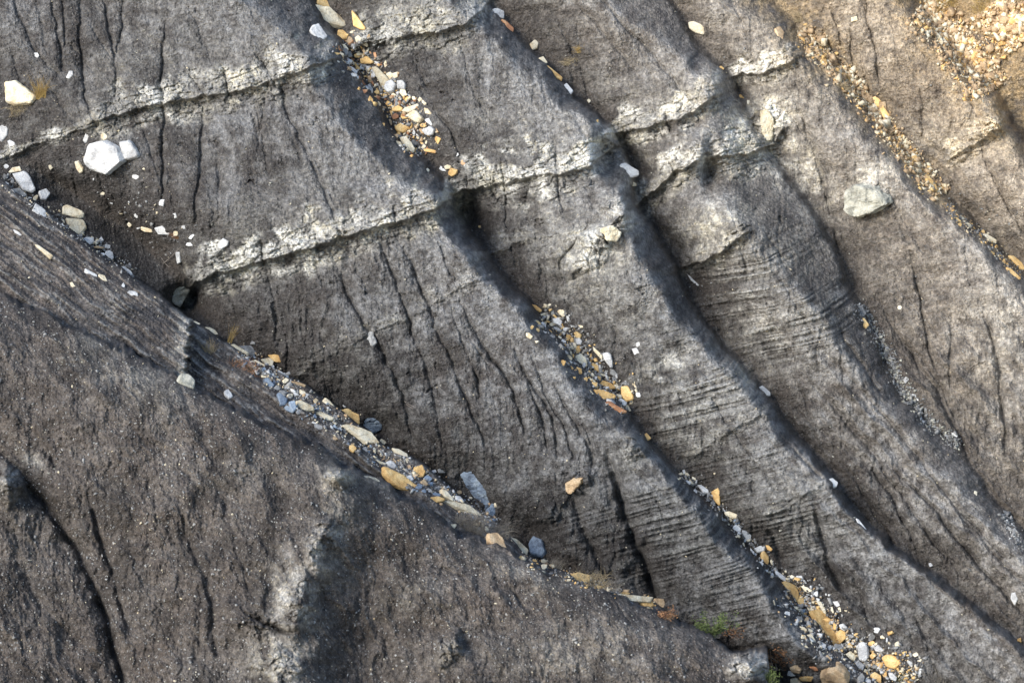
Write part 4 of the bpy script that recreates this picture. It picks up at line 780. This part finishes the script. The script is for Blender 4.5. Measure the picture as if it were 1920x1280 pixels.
LONE = [ # smaller stones, seen alone
 (68,103,14,9,45,'W','small white stone near the top left edge above the golden grass'),
 (131,141,13,15,0,'W','small white stone below the close pair of rills, upper left'),
 (161,259,9,17,20,'W','small grey-white stone above the left shoulder of the largest white block'),
 (195,256,14,10,50,'C','small cream stone on top of the largest white block'),
 (6,250,20,28,0,'W','smooth grey-white boulder cut by the left edge'),
 (20,269,16,12,0,'W','small grey-white stone under the left edge boulder'),
 (96,313,9,9,0,'C','small rounded cream stone in the dark left hollow'),
 (29,318,30,10,-12,'C','thin cream sliver above the long white left gully stone'),
 (12,312,9,8,0,'W','tiny white stone left of the thin cream sliver'),
 (36,365,30,16,38,'G','grey slab on the near ridge beside the long white stone'),
 (75,397,34,16,40,'W','flaky white shards on the near ridge, left'),
 (254,332,13,8,20,'W','small white chip right of and below the largest white block'),
 (304,380,12,12,0,'W','small white stone at the foot of the long vertical crack'),
 (193,363,9,6,0,'C','small yellow-cream chip in the dark left hollow'),
 (328,405,8,10,0,'W','small white stone right of the long crack foot'),
 (256,405,9,8,0,'W','small white stone in mud, right of a similar smaller one'),
 (244,420,10,9,-40,'C','small tan-white stone below the two in mud'),
 (329,437,12,12,0,'C','pale stone beside the small rusty grass tuft'),
 (344,425,8,9,0,'W','small white stone up right of the small rusty grass tuft'),
 (360,444,13,7,-30,'W','upper of two thin white stones left of the lone white stone'),
 (355,458,14,7,5,'W','lower of two thin white stones left of the lone white stone'),
 (182,453,8,10,0,'C','cream pebble in the left gully row right of the flat white stone'),
 (190,450,9,11,0,'W','white pebble touching the cream one in the left gully row'),
 (183,464,22,6,4,'T','thin brown-tan slab in the left gully row'),
 (201,463,10,11,0,'W','round white stone right of the thin brown-tan slab'),
 (206,478,19,12,42,'W','white oblong stone lower in the left gully row'),
 (237,508,26,7,38,'W','thin white slab at the lower end of the left gully row'),
 (33,437,22,5,32,'W','thin white splinter on the striped slope at left'),
 (170,512,30,11,38,'W','flaky white slab on the striped slope'),
 (193,521,22,9,40,'C','cream slab touching the flaky white slab on the striped slope'),
 (136,534,14,7,35,'C','small cream chip on the striped slope below the slabs'),
 (231,536,7,14,0,'W','upright white chip on the striped slope'),
 (249,551,22,9,20,'W','white flat stone right of the upright chip, striped slope'),
 (395,620,26,8,25,'C','cream slab at the top of the near ridge edge'),
 (364,605,22,6,15,'C','thin pale slab on the tip of the near cliff'),
 (496,705,15,6,3,'C','small pale oval stone above the highest blue-grey stone'),
 (510,703,9,7,0,'W','small white stone beside the pale oval one'),
 (519,729,11,12,0,'G','small grey stone right of the highest blue-grey stone'),
 (528,736,13,9,0,'G','wider grey stone between two blue-grey blocks'),
 (543,768,20,9,25,'B','blue-grey flat stone below the blue-grey block'),
 (560,772,11,9,0,'G','grey stone under the cream boulder of the near gully'),
 (570,738,20,7,38,'C','pale slab on the near ridge above the cream boulder'),
 (575,741,9,7,30,'W','small bluish-white slab ending the pale ridge slab'),
 (526,700,22,9,25,'W','pale white slab under the tan square slab'),
 (590,792,12,5,5,'W','thin oval white stone in the near gully below the cream boulder'),
 (597,800,16,8,25,'G','grey stone below the thin oval white one'),
 (718,828,14,7,35,'C','small cream stone on the ridge left of the cream ridge slab'),
 (767,898,16,14,30,'W','white lump between the leaf-shaped slab and upright tan stone'),
 (802,897,15,10,30,'B','small bright blue-grey stone right of the upright tan stone'),
 (785,913,14,11,20,'B','blue-grey stone tucked under the small tan stone'),
 (794,921,12,8,-20,'B','blue-grey pebble low beside the leaf-shaped slab tip'),
 (817,928,18,7,10,'B','thin blue stone above the ochre slab in the near gully'),
 (829,882,16,8,0,'G','grey stone in the shaded gully behind the near ridge'),
 (812,883,14,7,20,'W','white stone on the ridge beside the shaded grey one'),
 (850,986,11,9,0,'C','small cream stone left of the grey dead grass'),
 (1020,1052,12,7,0,'C','small pale stone right below the blue-grey boulder'),
 (978,1045,13,7,0,'O','small ochre stone under the cream rounded slab'),
 (1020,1062,11,9,0,'C','round cream stone on the near ridge right of the ochre chip'),
 (1035,1062,9,8,0,'C','yellowish stone at the near ridge, right of the round cream one'),
 (1173,1112,18,6,10,'O','small orange slab lying above the thin pale flat slab'),
 (1054,680,13,10,20,'O','small ochre stone touching the tan one in the middle rubble') ,
 (1084,655,9,18,25,'O','upright orange-tan sliver in the middle rubble'),
 (1101,672,12,8,10,'W','small white stone right of the big cream and ochre slab'),
 (1112,716,18,8,35,'C','pale yellow slab in the lower middle rubble'),
 (1115,723,16,9,-20,'C','greenish-cream slab under the pale yellow one'),
 (1122,662,28,7,48,'C','long pale strip left of the tall white slab'),
 (1113,722,13,12,0,'O','pointed orange slab left in the middle rubble'),
 (1197,740,9,9,0,'W','small white stone right of the square tan slab'),
 (1196,645,8,11,0,'W','small white stone on the middle spur, lower of two'),
 (1063,617,15,7,0,'W','flat white stone right of the thin white one, middle gully'),
 (1329,932,11,15,20,'G','grey stone left of the upright triangular ochre slab'),
 (1337,943,9,12,20,'G','grey stone under the upright triangular ochre slab'),
 (1381,978,12,11,0,'B','blue-grey stone under the white-topped rounded stone'),
 (1382,990,16,10,35,'W','white stone above the grey-green diamond slab'),
 (1426,1056,11,8,20,'W','white stone under the ochre leaf-shaped stone'),
 (1467,1082,34,7,38,'W','long thin white slab above the curved brown-tan slab'),
 (1497,1084,15,11,0,'W','white stone right of the long thin white slab'),
 (1485,1081,10,7,0,'C','small yellow stone on the long thin white slab'),
 (1512,1104,20,8,25,'C','pale slab upper right of the curved brown-tan slab'),
 (1515,1123,9,8,0,'W','small white stone in the bottom gully above the ochre sheet'),
 (1506,1146,9,9,0,'B','blue-white stone left of the largest ochre sheet'),
 (1541,1211,16,12,30,'W','white stone under the left foot of the largest ochre sheet'),
 (1571,1215,18,14,20,'G','grey-white stone below the largest ochre sheet'),
 (1597,1211,15,6,0,'C','flat yellow stone left of the tall blue-white boulder'),
 (1633,1206,14,8,-30,'O','tan stone upper right of the tall blue-white boulder'),
 (1642,1207,14,5,-35,'C','thin yellow stone beside the tan one'),
 (1644,1181,12,10,0,'W','small white stone high on the right of the bottom rubble'),
 (1635,1194,10,17,15,'G','upright grey stone below the small white one'),
 (1655,1194,9,7,20,'C','pale pink chip right of the upright grey stone'),
 (1682,1208,9,12,0,'C','lone cream stone above the ochre boulder'),
 (1568,1170,9,20,15,'O','narrow ochre stone right of the largest ochre sheet'),
 (1505,1179,16,8,30,'C','pale yellow stone left of the largest ochre sheet'),
 (1522,1196,22,8,50,'C','long yellow stone left below the ochre sheet'),
 (1706,1242,8,14,-30,'W','small white oval stone right of the ochre boulder'),
 (1658,1262,10,12,0,'O','small ochre stone under the ochre boulder'),
 (1697,1272,9,13,10,'O','ochre stone at the bottom edge, farthest right'),
 (1485,1262,16,10,10,'W','white chip beside the rusty bush'),
 (1912,1199,9,9,30,'O','orange chip at the lower right edge'),
 (1790,815,12,7,30,'W','pale chip low in the grey right rubble'),
 (1829,925,7,10,0,'C','small cream stone on the lower right spur'),
 (1745,1058,8,8,0,'W','small white chip on the lower right slope'),
 (1687,577,8,7,0,'C','small cream pebble on the right slope beside a rill'),
 (1574,49,8,6,0,'C','small pale stone left of the square cream one, upper right'),
 (1795,412,14,6,25,'O','thin tan slab at the top of the far right gully row'),
 (1815,422,14,7,35,'C','pale tan slab in the middle of the far right gully row'),
 (1390,182,12,8,40,'O','tan stone in the gully notch at upper right of centre'),
 (1403,192,10,7,40,'C','pale stone below the tan one in the gully notch'),
 (1353,128,10,6,40,'O','tan chip in the narrow gully below the oval cream slab'),
 (1104,189,7,8,0,'C','tiny cream stone right of the second gully'),
 (1119,228,7,10,50,'O','yellow lichened chip near the second gully foot'),
 (1186,345,14,8,20,'C','cream chip below the white slab in the cave'),
 (612,12,20,10,20,'W','grey-white stone at the top edge left of the ochre slab'),
 (857,290,8,7,0,'W','small white pebble on the right rill above the centre bed'),
 (869,305,10,8,40,'R','small rust chip above the centre bed'),
 (829,317,18,6,40,'W','thin white sliver left of the pale centre bed stone'),
 (801,320,8,7,-30,'C','tiny pale pebble left of the centre bed'),
 (900,425,8,5,0,'O','tiny orange chip in the dark hollow under the centre bed'),
 (1434,233,0,0,0,'C',''),
 (700,138,14,20,10,'W','oval white stone left of the long cream slab'),
 (679,126,9,14,0,'W','pale grey oval stone above the oval white one'),
 (731,141,14,11,20,'C','cream stone right of the long cream slab head'),
 (741,141,12,13,0,'C','round cream stone at the right rim of the upper rubble'),
 (661,132,24,8,40,'W','white splinter on the dark ridge left of the upper rubble'),
 (661,141,18,7,10,'W','flat white chip under the white splinter'),
 (681,156,9,11,0,'R','small orange-red chip at the left of the upper rubble'),
 (671,128,8,13,0,'O','small orange chip near the pale grey oval stone'),
 (677,101,24,9,10,'C','layered yellowish slab high in the upper rubble'),
 (645,89,18,9,45,'C','thin cream slab under the second ochre slab'),
 (646,98,17,16,30,'G','grey rounded boulder at the left top of the upper rubble'),
 (654,103,15,13,30,'G','greenish grey boulder touching the grey rounded one'),
 (671,104,18,8,-10,'O','ochre slab beneath the layered yellowish slab'),
 (746,191,14,9,20,'R','orange-brown stone above the notched ochre slab'),
 (730,196,15,9,25,'O','ochre stone up left of the notched ochre slab'),
 (788,187,9,9,0,'C','yellow stone at the right rim of the upper rubble'),
 (801,209,17,9,25,'C','pale stone on the right rim above the grey-white boulder'),
 (793,235,11,7,0,'O','small ochre stone on the rounded grey-white boulder'),
 (749,271,10,16,-50,'C','yellow stone left of the long bottom stone, upper rubble'),
 (777,268,14,12,0,'G','grey stone right of the long bottom stone, upper rubble'),
 (776,283,8,14,0,'O','ochre chip at the very tip of the upper rubble'),
]
for x, y, w, hh, a, t, lb in LONE:
    if lb: stone(x, y, w * 1.15, hh * 1.2, a, t, lb, face=.35)

# outcrops of bedrock
OUT = [
 ([(1594,352),(1612,342),(1640,348),(1666,368),(1668,384),(1640,402),(1606,410),(1592,392)],'P','big pale beige boulder standing out of the right slope',.42,.45,'limestone_boulder','boulder'),
 ([(1126,430),(1148,420),(1162,436),(1154,452),(1132,450)],'C','yellowish boulder set in the pale outcrop at centre',.2,.4,'limestone_boulder','boulder'),
 ([(1060,904),(1072,896),(1098,892),(1090,908),(1072,926),(1062,920)],'T','tan weathered nodule in the dark lower centre wall',.16,.45,'limestone_boulder','boulder'),
 ([(862,886),(884,873),(902,884),(906,908),(924,940),(916,962),(896,938),(878,908)],'B','blue-grey laminated rock rib in the shade behind the near ridge',.16,.4,'slate_rib','outcrop'),
 ([(910,952),(926,944),(932,958),(926,974),(914,968)],'B','smooth blue-grey slab at the foot of the blue-grey rib',.12,.4,'slate_slab','outcrop'),
 ([(673,775),(694,768),(716,776),(720,800),(696,812),(678,796)],'B','dark blue-grey rock in the shaded hollow behind the tan boulder',.14,.5,'slate_rock','outcrop'),
 ([(1424,206),(1440,204),(1452,222),(1450,262),(1436,272),(1426,244)],'C','cream stained boulder in the white patch right of the cave ledge',.14,.5,'limestone_boulder','boulder'),
 ([(688,622),(700,620),(706,644),(698,652),(686,638)],'G','grey rounded lump half buried beside a rill on the wide face',.12,.4,'marl_lump','boulder'),
 ([(318,560),(332,526),(352,504),(362,520),(352,548),(334,576)],'P','leaning pale rock plate at the mouth of the dark left cave',.14,.5,'limestone_outcrop','outcrop'),
]
for ol, t, lb, th, sk_, nm, ct in OUT:
    stone(0, 0, 0, 0, 0, t, lb, outline=ol, thick=th, face=.3, rough=.032, name=nm, sink=sk_ + .08, cat=ct)

# ------------------------------------------------------------------ scree: small separate stones in the gullies, then the finest as gravel
SCREE = [ # name, polyline, half width, n stones, colours, group, n gravel
 ('upper centre gully rubble', [(640,80),(690,130),(740,180),(775,230),(780,290)], 30, 48, 'OOCCWTR', 900),
 ('middle gully rubble', [(1010,590),(1060,620),(1100,680),(1140,730),(1185,750)], 26, 40, 'OOCCWGG', 900),
 ('lower middle gully rubble', [(1275,885),(1330,930),(1400,1010),(1440,1060),(1490,1100)], 10, 22, 'WWGWC', 500),
 ('bottom gully rubble', [(1480,1100),(1530,1160),(1580,1220),(1640,1240),(1720,1275)], 36, 52, 'WGGCCTO', 1500),
 ('near ridge rubble', [(450,655),(540,730),(640,800),(740,870),(840,925),(930,980)], 20, 44, 'WGCCBTG', 1500),
 ('left gully rubble', [(10,330),(70,385),(150,440),(210,480),(250,515)], 12, 10, 'WWCG', 350),
 ('right debris track', [(1500,60),(1590,150),(1650,220),(1700,290),(1765,365)], 17, 34, 'OCTOC', 2200),
 ('far right gully rubble', [(1770,380),(1795,410),(1850,450),(1910,515)], 9, 16, 'OCTO', 400),
 ('grey right gully rubble', [(1610,570),(1650,640),(1690,720),(1740,790),(1800,835)], 12, 16, 'GGWG', 1200),
 ('top right debris slope', [(1730,10),(1800,90),(1860,170)], 34, 0, 'OCTO', 2600),
 ('top right corner debris', [(1860,10),(1915,80)], 36, 8, 'OTOC', 1500),
 ('left hollow stones', [(190,250),(230,380),(330,470)], 46, 0, 'GWC', 150),
 ('nearest ridge end rubble', [(980,1045),(1080,1085),(1230,1130)], 10, 6, 'CTOC', 300),
 ('rubble below the lower right spur', [(1880,960),(1915,1020)], 10, 4, 'GW', 160),
]
CN = {'O': 'ochre', 'C': 'cream', 'W': 'white', 'T': 'tan', 'G': 'grey', 'B': 'blue-grey', 'R': 'rusty'}
def along(pl, t):
    seg = [math.dist(pl[i], pl[i + 1]) for i in range(len(pl) - 1)]; d = t * sum(seg)
    for i, s in enumerate(seg):
        if d <= s or i == len(seg) - 1:
            u = d / s; a = math.atan2(pl[i + 1][1] - pl[i][1], pl[i + 1][0] - pl[i][0])
            return pl[i][0] + (pl[i + 1][0] - pl[i][0]) * u, pl[i][1] + (pl[i + 1][1] - pl[i][1]) * u, a
        d -= s
for nm, pl, hw, ns, cols, ng in SCREE:
    k = 0; tries = 0
    while k < ns and tries < 4000:
        tries += 1
        x, y, a = along(pl, RG.random()); o_ = RG.gauss(0, .5) * hw; x -= math.sin(a) * o_; y += math.cos(a) * o_
        w = RG.uniform(9, 20) * 1.1 if hw > 20 else RG.uniform(8, 15)
        if not (0 < x < 1918 and 0 < y < 1278): continue
        if any(math.hypot(x - p[0], y - p[1]) < (p[2] * .36 + w * .36) for p in ALL): continue
        t = RG.choice(cols); k += 1
        asp = RG.uniform(.28, .75)
        SZ = lambda w: 'sizeable' if w > 15 else 'small' if w > 11 else 'tiny'
        SH = lambda a: 'sliver' if a < .52 else 'slab' if a < .7 else 'stone'
        stone(x, y, w, w * asp, math.degrees(a) + RG.gauss(0, 35), t, '%s %s %s among the %s' % (SZ(w), CN[t], SH(asp), nm), group='small %s stones of the %s' % (CN[t], nm), name='small_stone', face=.25)

def gravel(name, label, pts, sizes, mats, midx, seed):
    """thousands of little angular chips as one mesh; pts are world positions"""
    r = np.random.RandomState(seed); n = len(pts)
    base = np.array([(-1,-1,-1),(1,-1,-1),(1,1,-1),(-1,1,-1),(-1,-1,1),(1,-1,1),(1,1,1),(-1,1,1)], float)
    q = np.array([(0,3,2,1),(4,5,6,7),(0,1,5,4),(1,2,6,5),(2,3,7,6),(3,0,4,7)])
    v = base[None] * (1 + r.uniform(-.45, .15, (n, 8, 3))) * np.stack([r.uniform(.8, 1.5, n), r.uniform(.6, 1, n), r.uniform(.25, .6, n)], 1)[:, None] * (sizes * .5)[:, None, None]
    A = r.randn(n, 3, 3) ; Q = np.linalg.qr(A)[0]
    v = np.einsum('nij,nkj->nki', Q, v) + pts[:, None]
    me = bpy.data.meshes.new(name); f = (q[None] + (np.arange(n) * 8)[:, None, None]).reshape(-1, 4)
    me.vertices.add(n * 8); me.vertices.foreach_set('co', v.reshape(-1).astype(np.float32)); me.loops.add(f.size); me.loops.foreach_set('vertex_index', f.reshape(-1).astype(np.int32))
    me.polygons.add(len(f)); me.polygons.foreach_set('loop_start', (np.arange(len(f)) * 4).astype(np.int32)); me.polygons.foreach_set('loop_total', np.full(len(f), 4, np.int32))
    for m in mats: me.materials.append(SM[m])
    me.polygons.foreach_set('material_index', np.repeat(midx, 6).astype(np.int32)); me.update()
    o = link(bpy.data.objects.new(name, me)); o['kind'] = 'stuff'; o['label'] = label; o['category'] = 'gravel'
    return o
def surf(xs, ys, lift):
    hh = np.array([hat(x, y) for x, y in zip(xs, ys)])
    a, b_, c = to_world(xs, ys, hh + lift); return np.stack([a, b_, c], 1)
rg = np.random.RandomState(8)
for k, (nm, pl, hw, ns, cols, ng) in enumerate(SCREE):
    xs = []; ys = []
    for _ in range(ng):
        x, y, a = along(pl, RG.random()); o_ = RG.gauss(0, .55) * hw; xs.append(x - math.sin(a) * o_ + RG.gauss(0, 3)); ys.append(y + math.cos(a) * o_ + RG.gauss(0, 3))
    xs = np.array(xs); ys = np.array(ys); sz = (1.8 + rg.exponential(2.3 if nm.split()[0] in ('upper', 'middle', 'bottom') else 1.6, ng)).clip(1.6, 12) / PX * (1.7 if 'debris' in nm else 1)
    ms = (list(dict.fromkeys(cols)) + ['G', 'G', 'G']) if 'debris' not in nm else ['O', 'T', 'T', 'C', 'T', 'C', 'T'];  ms = ['G', 'G', 'G', 'P'] if nm.startswith('grey') else ms
    gravel('scree_gravel', 'fine angular gravel filling the ' + nm, surf(xs, ys, sz * .2), sz, ms, rg.randint(0, len(ms), ng), k)
# loose chips over all slopes
n_ = 6500
xs = rg.uniform(-20, 1940, n_ * 3); ys = rg.uniform(-20, 1300, n_ * 3); dens = .5 + perlin(xs / 120, ys / 120, 505) + .5 * (ys > np.interp(xs, S1[:, 0], S1[:, 1])) + .3 * ((xs < 400) & (ys > 230))
kp = rg.rand(n_ * 3) < dens * .5; xs = xs[kp][:n_]; ys = ys[kp][:n_]
sz = (1.1 + rg.exponential(.75, len(xs))).clip(1, 5) / PX
gravel('loose_gravel', 'tiny pale stone chips scattered over the dark slopes', surf(xs, ys, sz * .15), sz, ['G', 'G', 'P', 'G', 'C'], rg.randint(0, 5, len(xs)), 99)
xs = rg.uniform(-20, 1500, 9000); ys = rg.uniform(560, 1300, 9000); kp = ys > np.interp(xs, S0[:, 0], S0[:, 1]) + 4; xs = xs[kp]; ys = ys[kp]
sz = (1.4 + rg.exponential(.8, len(xs))).clip(1.2, 6) / PX
gravel('mound_gravel', 'coarse grey grit covering the nearest mounds', surf(xs, ys, sz * .1), sz, ['G'], rg.randint(0, 1, len(xs)), 98)

# ------------------------------------------------------------------ plants
def blades(name, x, y, n, length, spread, lean, mat, width=.006, droop=.5, parent=None, lift=0, seed=0, base_r=.05):
    r = random.Random(seed); bm = bmesh.new(); base = point(x, y, hat(x, y, 2) + lift)
    nr = (Vector((0, 0, 1)) * .8 + normal(x, y) * .5).normalized()
    for _ in range(n):
        b0 = rgt * r.uniform(-1, 1) * base_r + upv * r.uniform(-.6, .6) * base_r + normal(x, y) * .0
        d = (nr + rgt * (r.gauss(lean, spread)) + Vector((0, 1, 0)) * r.gauss(0, spread) * .7).normalized(); ln = length * r.uniform(.45, 1.1)
        side = d.cross(-fwd).normalized() * width * r.uniform(.6, 1.2); p = b0; prev = None; S = 4
        for s in range(S + 1):
            w_ = side * (1 - s / S * .85); a, b_ = bm.verts.new(p - w_ / 2), bm.verts.new(p + w_ / 2)
            if prev: bm.faces.new((prev[0], prev[1], b_, a))
            prev = (a, b_); p = p + d * ln / S; d = (d + Vector((0, 0, -1)) * droop * .3 * r.uniform(.5, 1.5)).normalized()
    me = bpy.data.meshes.new(name); bm.to_mesh(me); bm.free(); me.materials.append(GRASS[mat]); o = link(bpy.data.objects.new(name, me))
    if parent: o.parent = parent
    else: o.location = base
    return o
def tuft(x, y, n, ln, spread, lean, mat, label, seed, droop=.5, base_r=.05, width=.006, name='grass_tuft'):
    o = blades(name, x, y, n, ln, spread, lean, mat, width, droop, seed=seed, base_r=base_r); o['label'] = label; o['category'] = 'grass'; return o
tuft(76, 182, 130, .55, .35, .15, 'gold', 'golden grass tuft growing beside the cracked cream block', 1, .5, .10)
tuft(38, 208, 160, .30, .8, 0, 'dry', 'dry brown grass hanging below the cracked cream block', 2, 1.4, .22)
tuft(334, 446, 60, .24, .6, 0, 'rust', 'small rusty grass tuft in the dark left hollow', 3, .7, .05)
tuft(430, 642, 34, .40, .22, .05, 'gold', 'upright yellow grass on the near ridge above the pale slabs', 4, .2, .05, .005)
tuft(392, 660, 70, .34, .45, 0, 'dry', 'sparse dry grass at the near cliff foot', 5, .6, .10)
tuft(455, 692, 150, .26, .9, .2, 'rust', 'matted rusty-brown grass on the near ridge', 6, 1.2, .26)
tuft(880, 990, 420, .42, .8, .1, 'grey', 'large grey dead grass clump left of the brown-ochre stone', 7, 1.3, .26)
tuft(935, 1000, 160, .34, .6, .5, 'grey', 'grey dead grass trailing behind the brown-ochre stone', 8, 1.2, .18)
tuft(1040, 1062, 150, .20, .6, 0, 'grey', 'short olive-grey grass cushion on the near ridge', 9, .7, .13)
tuft(1105, 1098, 300, .26, .9, .2, 'dry', 'dry straw clump around the tan rock of the near ridge', 10, 1.2, .3)
tuft(1140, 1104, 120, .24, .8, .2, 'grey', 'thin dry grass right of the straw clump', 11, 1.0, .2)
tuft(1068, 118, 130, .18, 1.1, 0, 'dry', 'pale straw tuft on the upper centre slope, left of a similar one', 13, 1.0, .12)
tuft(1088, 96, 90, .18, 1., 0, 'gold', 'small golden straw tuft on the upper centre slope', 14, 1.0, .08)
tuft(1575, 163, 130, .16, 1.1, 0, 'dry', 'brown dead tuft in the upper right debris track', 15, 1.0, .14)
tuft(1500, 36, 120, .26, .9, 0, 'dry', 'straw tuft at the top of the right debris track', 16, 1.0, .12)
tuft(1785, 12, 340, .36, .9, 0, 'gold', 'golden straw clump at the top edge, upper right', 17, 1.1, .30)
tuft(1850, 12, 260, .3, .9, 0, 'gold', 'straw clump in the top right corner', 18, 1.1, .28)
tuft(1864, 66, 90, .2, .9, 0, 'dry', 'small straw tuft below the top right corner', 19, 1.0, .10)
tuft(1760, 1278, 60, .4, .5, 0, 'grey', 'thin grey stalks at the bottom edge, right', 20, .4, .12, .005)
tuft(1690, 1275, 60, .2, .6, 0, 'green', 'yellow-green grass at the bottom edge among the last gravel', 21, .6, .10)

def twig(pts, label, seed, r0=.006):
    cu = bpy.data.curves.new('twig', 'CURVE'); cu.dimensions = '3D'; cu.bevel_depth = r0; cu.bevel_resolution = 1
    base = point(pts[0][0][0], pts[0][0][1], hat(*pts[0][0]) + .05)
    for pl in pts:
        s = cu.splines.new('POLY'); s.points.add(len(pl) - 1)
        for i, (x, y) in enumerate(pl):
            p = point(x, y, hat(x, y) + .05 + .02 * i) - base; s.points[i].co = (*p, 1); s.points[i].radius = 1 - .7 * i / len(pl)
    t = bpy.data.objects.new('twig', cu); link(t); dg = bpy.context.evaluated_depsgraph_get(); me = bpy.data.meshes.new_from_object(t.evaluated_get(dg)); bpy.data.objects.remove(t)
    me.materials.clear(); me.materials.append(GRASS['twig']); o = link(bpy.data.objects.new('twig', me)); o.location = base; o['label'] = label; o['category'] = 'twig'
twig([[(306,494),(316,486),(340,462)],[(316,486),(308,492),(300,480)],[(308,492),(318,502)]], 'bare forked twig in the dark left hollow', 1)
twig([[(428,756),(434,748),(444,741),(456,738)],[(434,748),(420,760)]], 'thin dry stalk by the lone crumbly white stone', 2, .005)
twig([[(758,752),(768,758),(780,764)],[(762,758),(774,766)]], 'thin bare twig low on the wide middle face', 3, .004)
twig([[(1137,300),(1146,292),(1160,296),(1176,306)],[(1146,292),(1150,282)]], 'bare twig hanging in the dark cave at centre right', 4, .004)
twig([[(1328,122),(1332,132),(1334,142)],[(1330,128),(1340,124)]], 'tiny bent twig beside the narrow upper right gully', 5, .004)
twig([[(1797,1130),(1800,1140),(1806,1150)],[(1798,1136),(1790,1130)]], 'small bare twig at the lower right gully', 6, .004)
def shrub(x, y, label, leafmat, n, rad, seed, hgt):
    r = random.Random(seed); e = bpy.data.objects.new('shrub', None); link(e); e.location = point(x, y, hat(x, y, 2)); e['label'] = label; e['category'] = 'shrub'; e.empty_display_size = .1
    tips = []; bm = bmesh.new()
    for k in range(26):
        d = (Vector((0, -.2, 1)) + rgt * r.gauss(0, .6) + fwd * r.gauss(-.1, .4)).normalized(); L_ = hgt * r.uniform(.5, 1.1); p = Vector((r.uniform(-1, 1) * rad * .5, 0, 0)); prev = None
        for s in range(5):
            sd_ = d.cross(fwd).normalized() * .006 * (1 - s / 6); a, b_ = bm.verts.new(p - sd_), bm.verts.new(p + sd_)
            if prev: bm.faces.new((prev[0], prev[1], b_, a))
            prev = (a, b_); p = p + d * L_ / 4; d = (d + rgt * r.gauss(0, .15) + Vector((0, 0, -.08))).normalized()
            if s > 0: tips.append(p.copy())
    me = bpy.data.meshes.new('stems'); bm.to_mesh(me); bm.free(); me.materials.append(GRASS['twig']); o = link(bpy.data.objects.new('stems', me)); o.parent = e
    bm = bmesh.new()
    for _ in range(n):
        c = r.choice(tips) + Vector((r.gauss(0, .03), r.gauss(0, .03), r.gauss(0, .03))); u = Vector((r.gauss(0, 1), r.gauss(0, 1), r.gauss(0, 1))).normalized(); v = u.orthogonal().normalized(); s = r.uniform(.012, .03)
        bm.faces.new([bm.verts.new(c + u * s), bm.verts.new(c + v * s * .35), bm.verts.new(c - u * s), bm.verts.new(c - v * s * .35)])
    me = bpy.data.meshes.new('leaves'); bm.to_mesh(me); bm.free(); me.materials.append(GRASS[leafmat]); o = link(bpy.data.objects.new('leaves', me)); o.parent = e
shrub(1338, 1196, 'green leafy shrub on the nearest mound edge at bottom', 'green', 1300, .22, 1, .42)
shrub(1385, 1200, 'dry reddish shrub right of the green leafy one', 'rust', 420, .16, 2, .34)
shrub(1462, 1256, 'rusty-orange bush right of the pale rock bump', 'rust', 1500, .22, 3, .55)
shrub(1440, 1282, 'low yellow-green plant at the foot of the pale rock bump', 'green', 500, .12, 4, .2)
shrub(1250, 1160, 'low red-leaved plant near the end of the near ridge', 'rust', 420, .2, 5, .14)
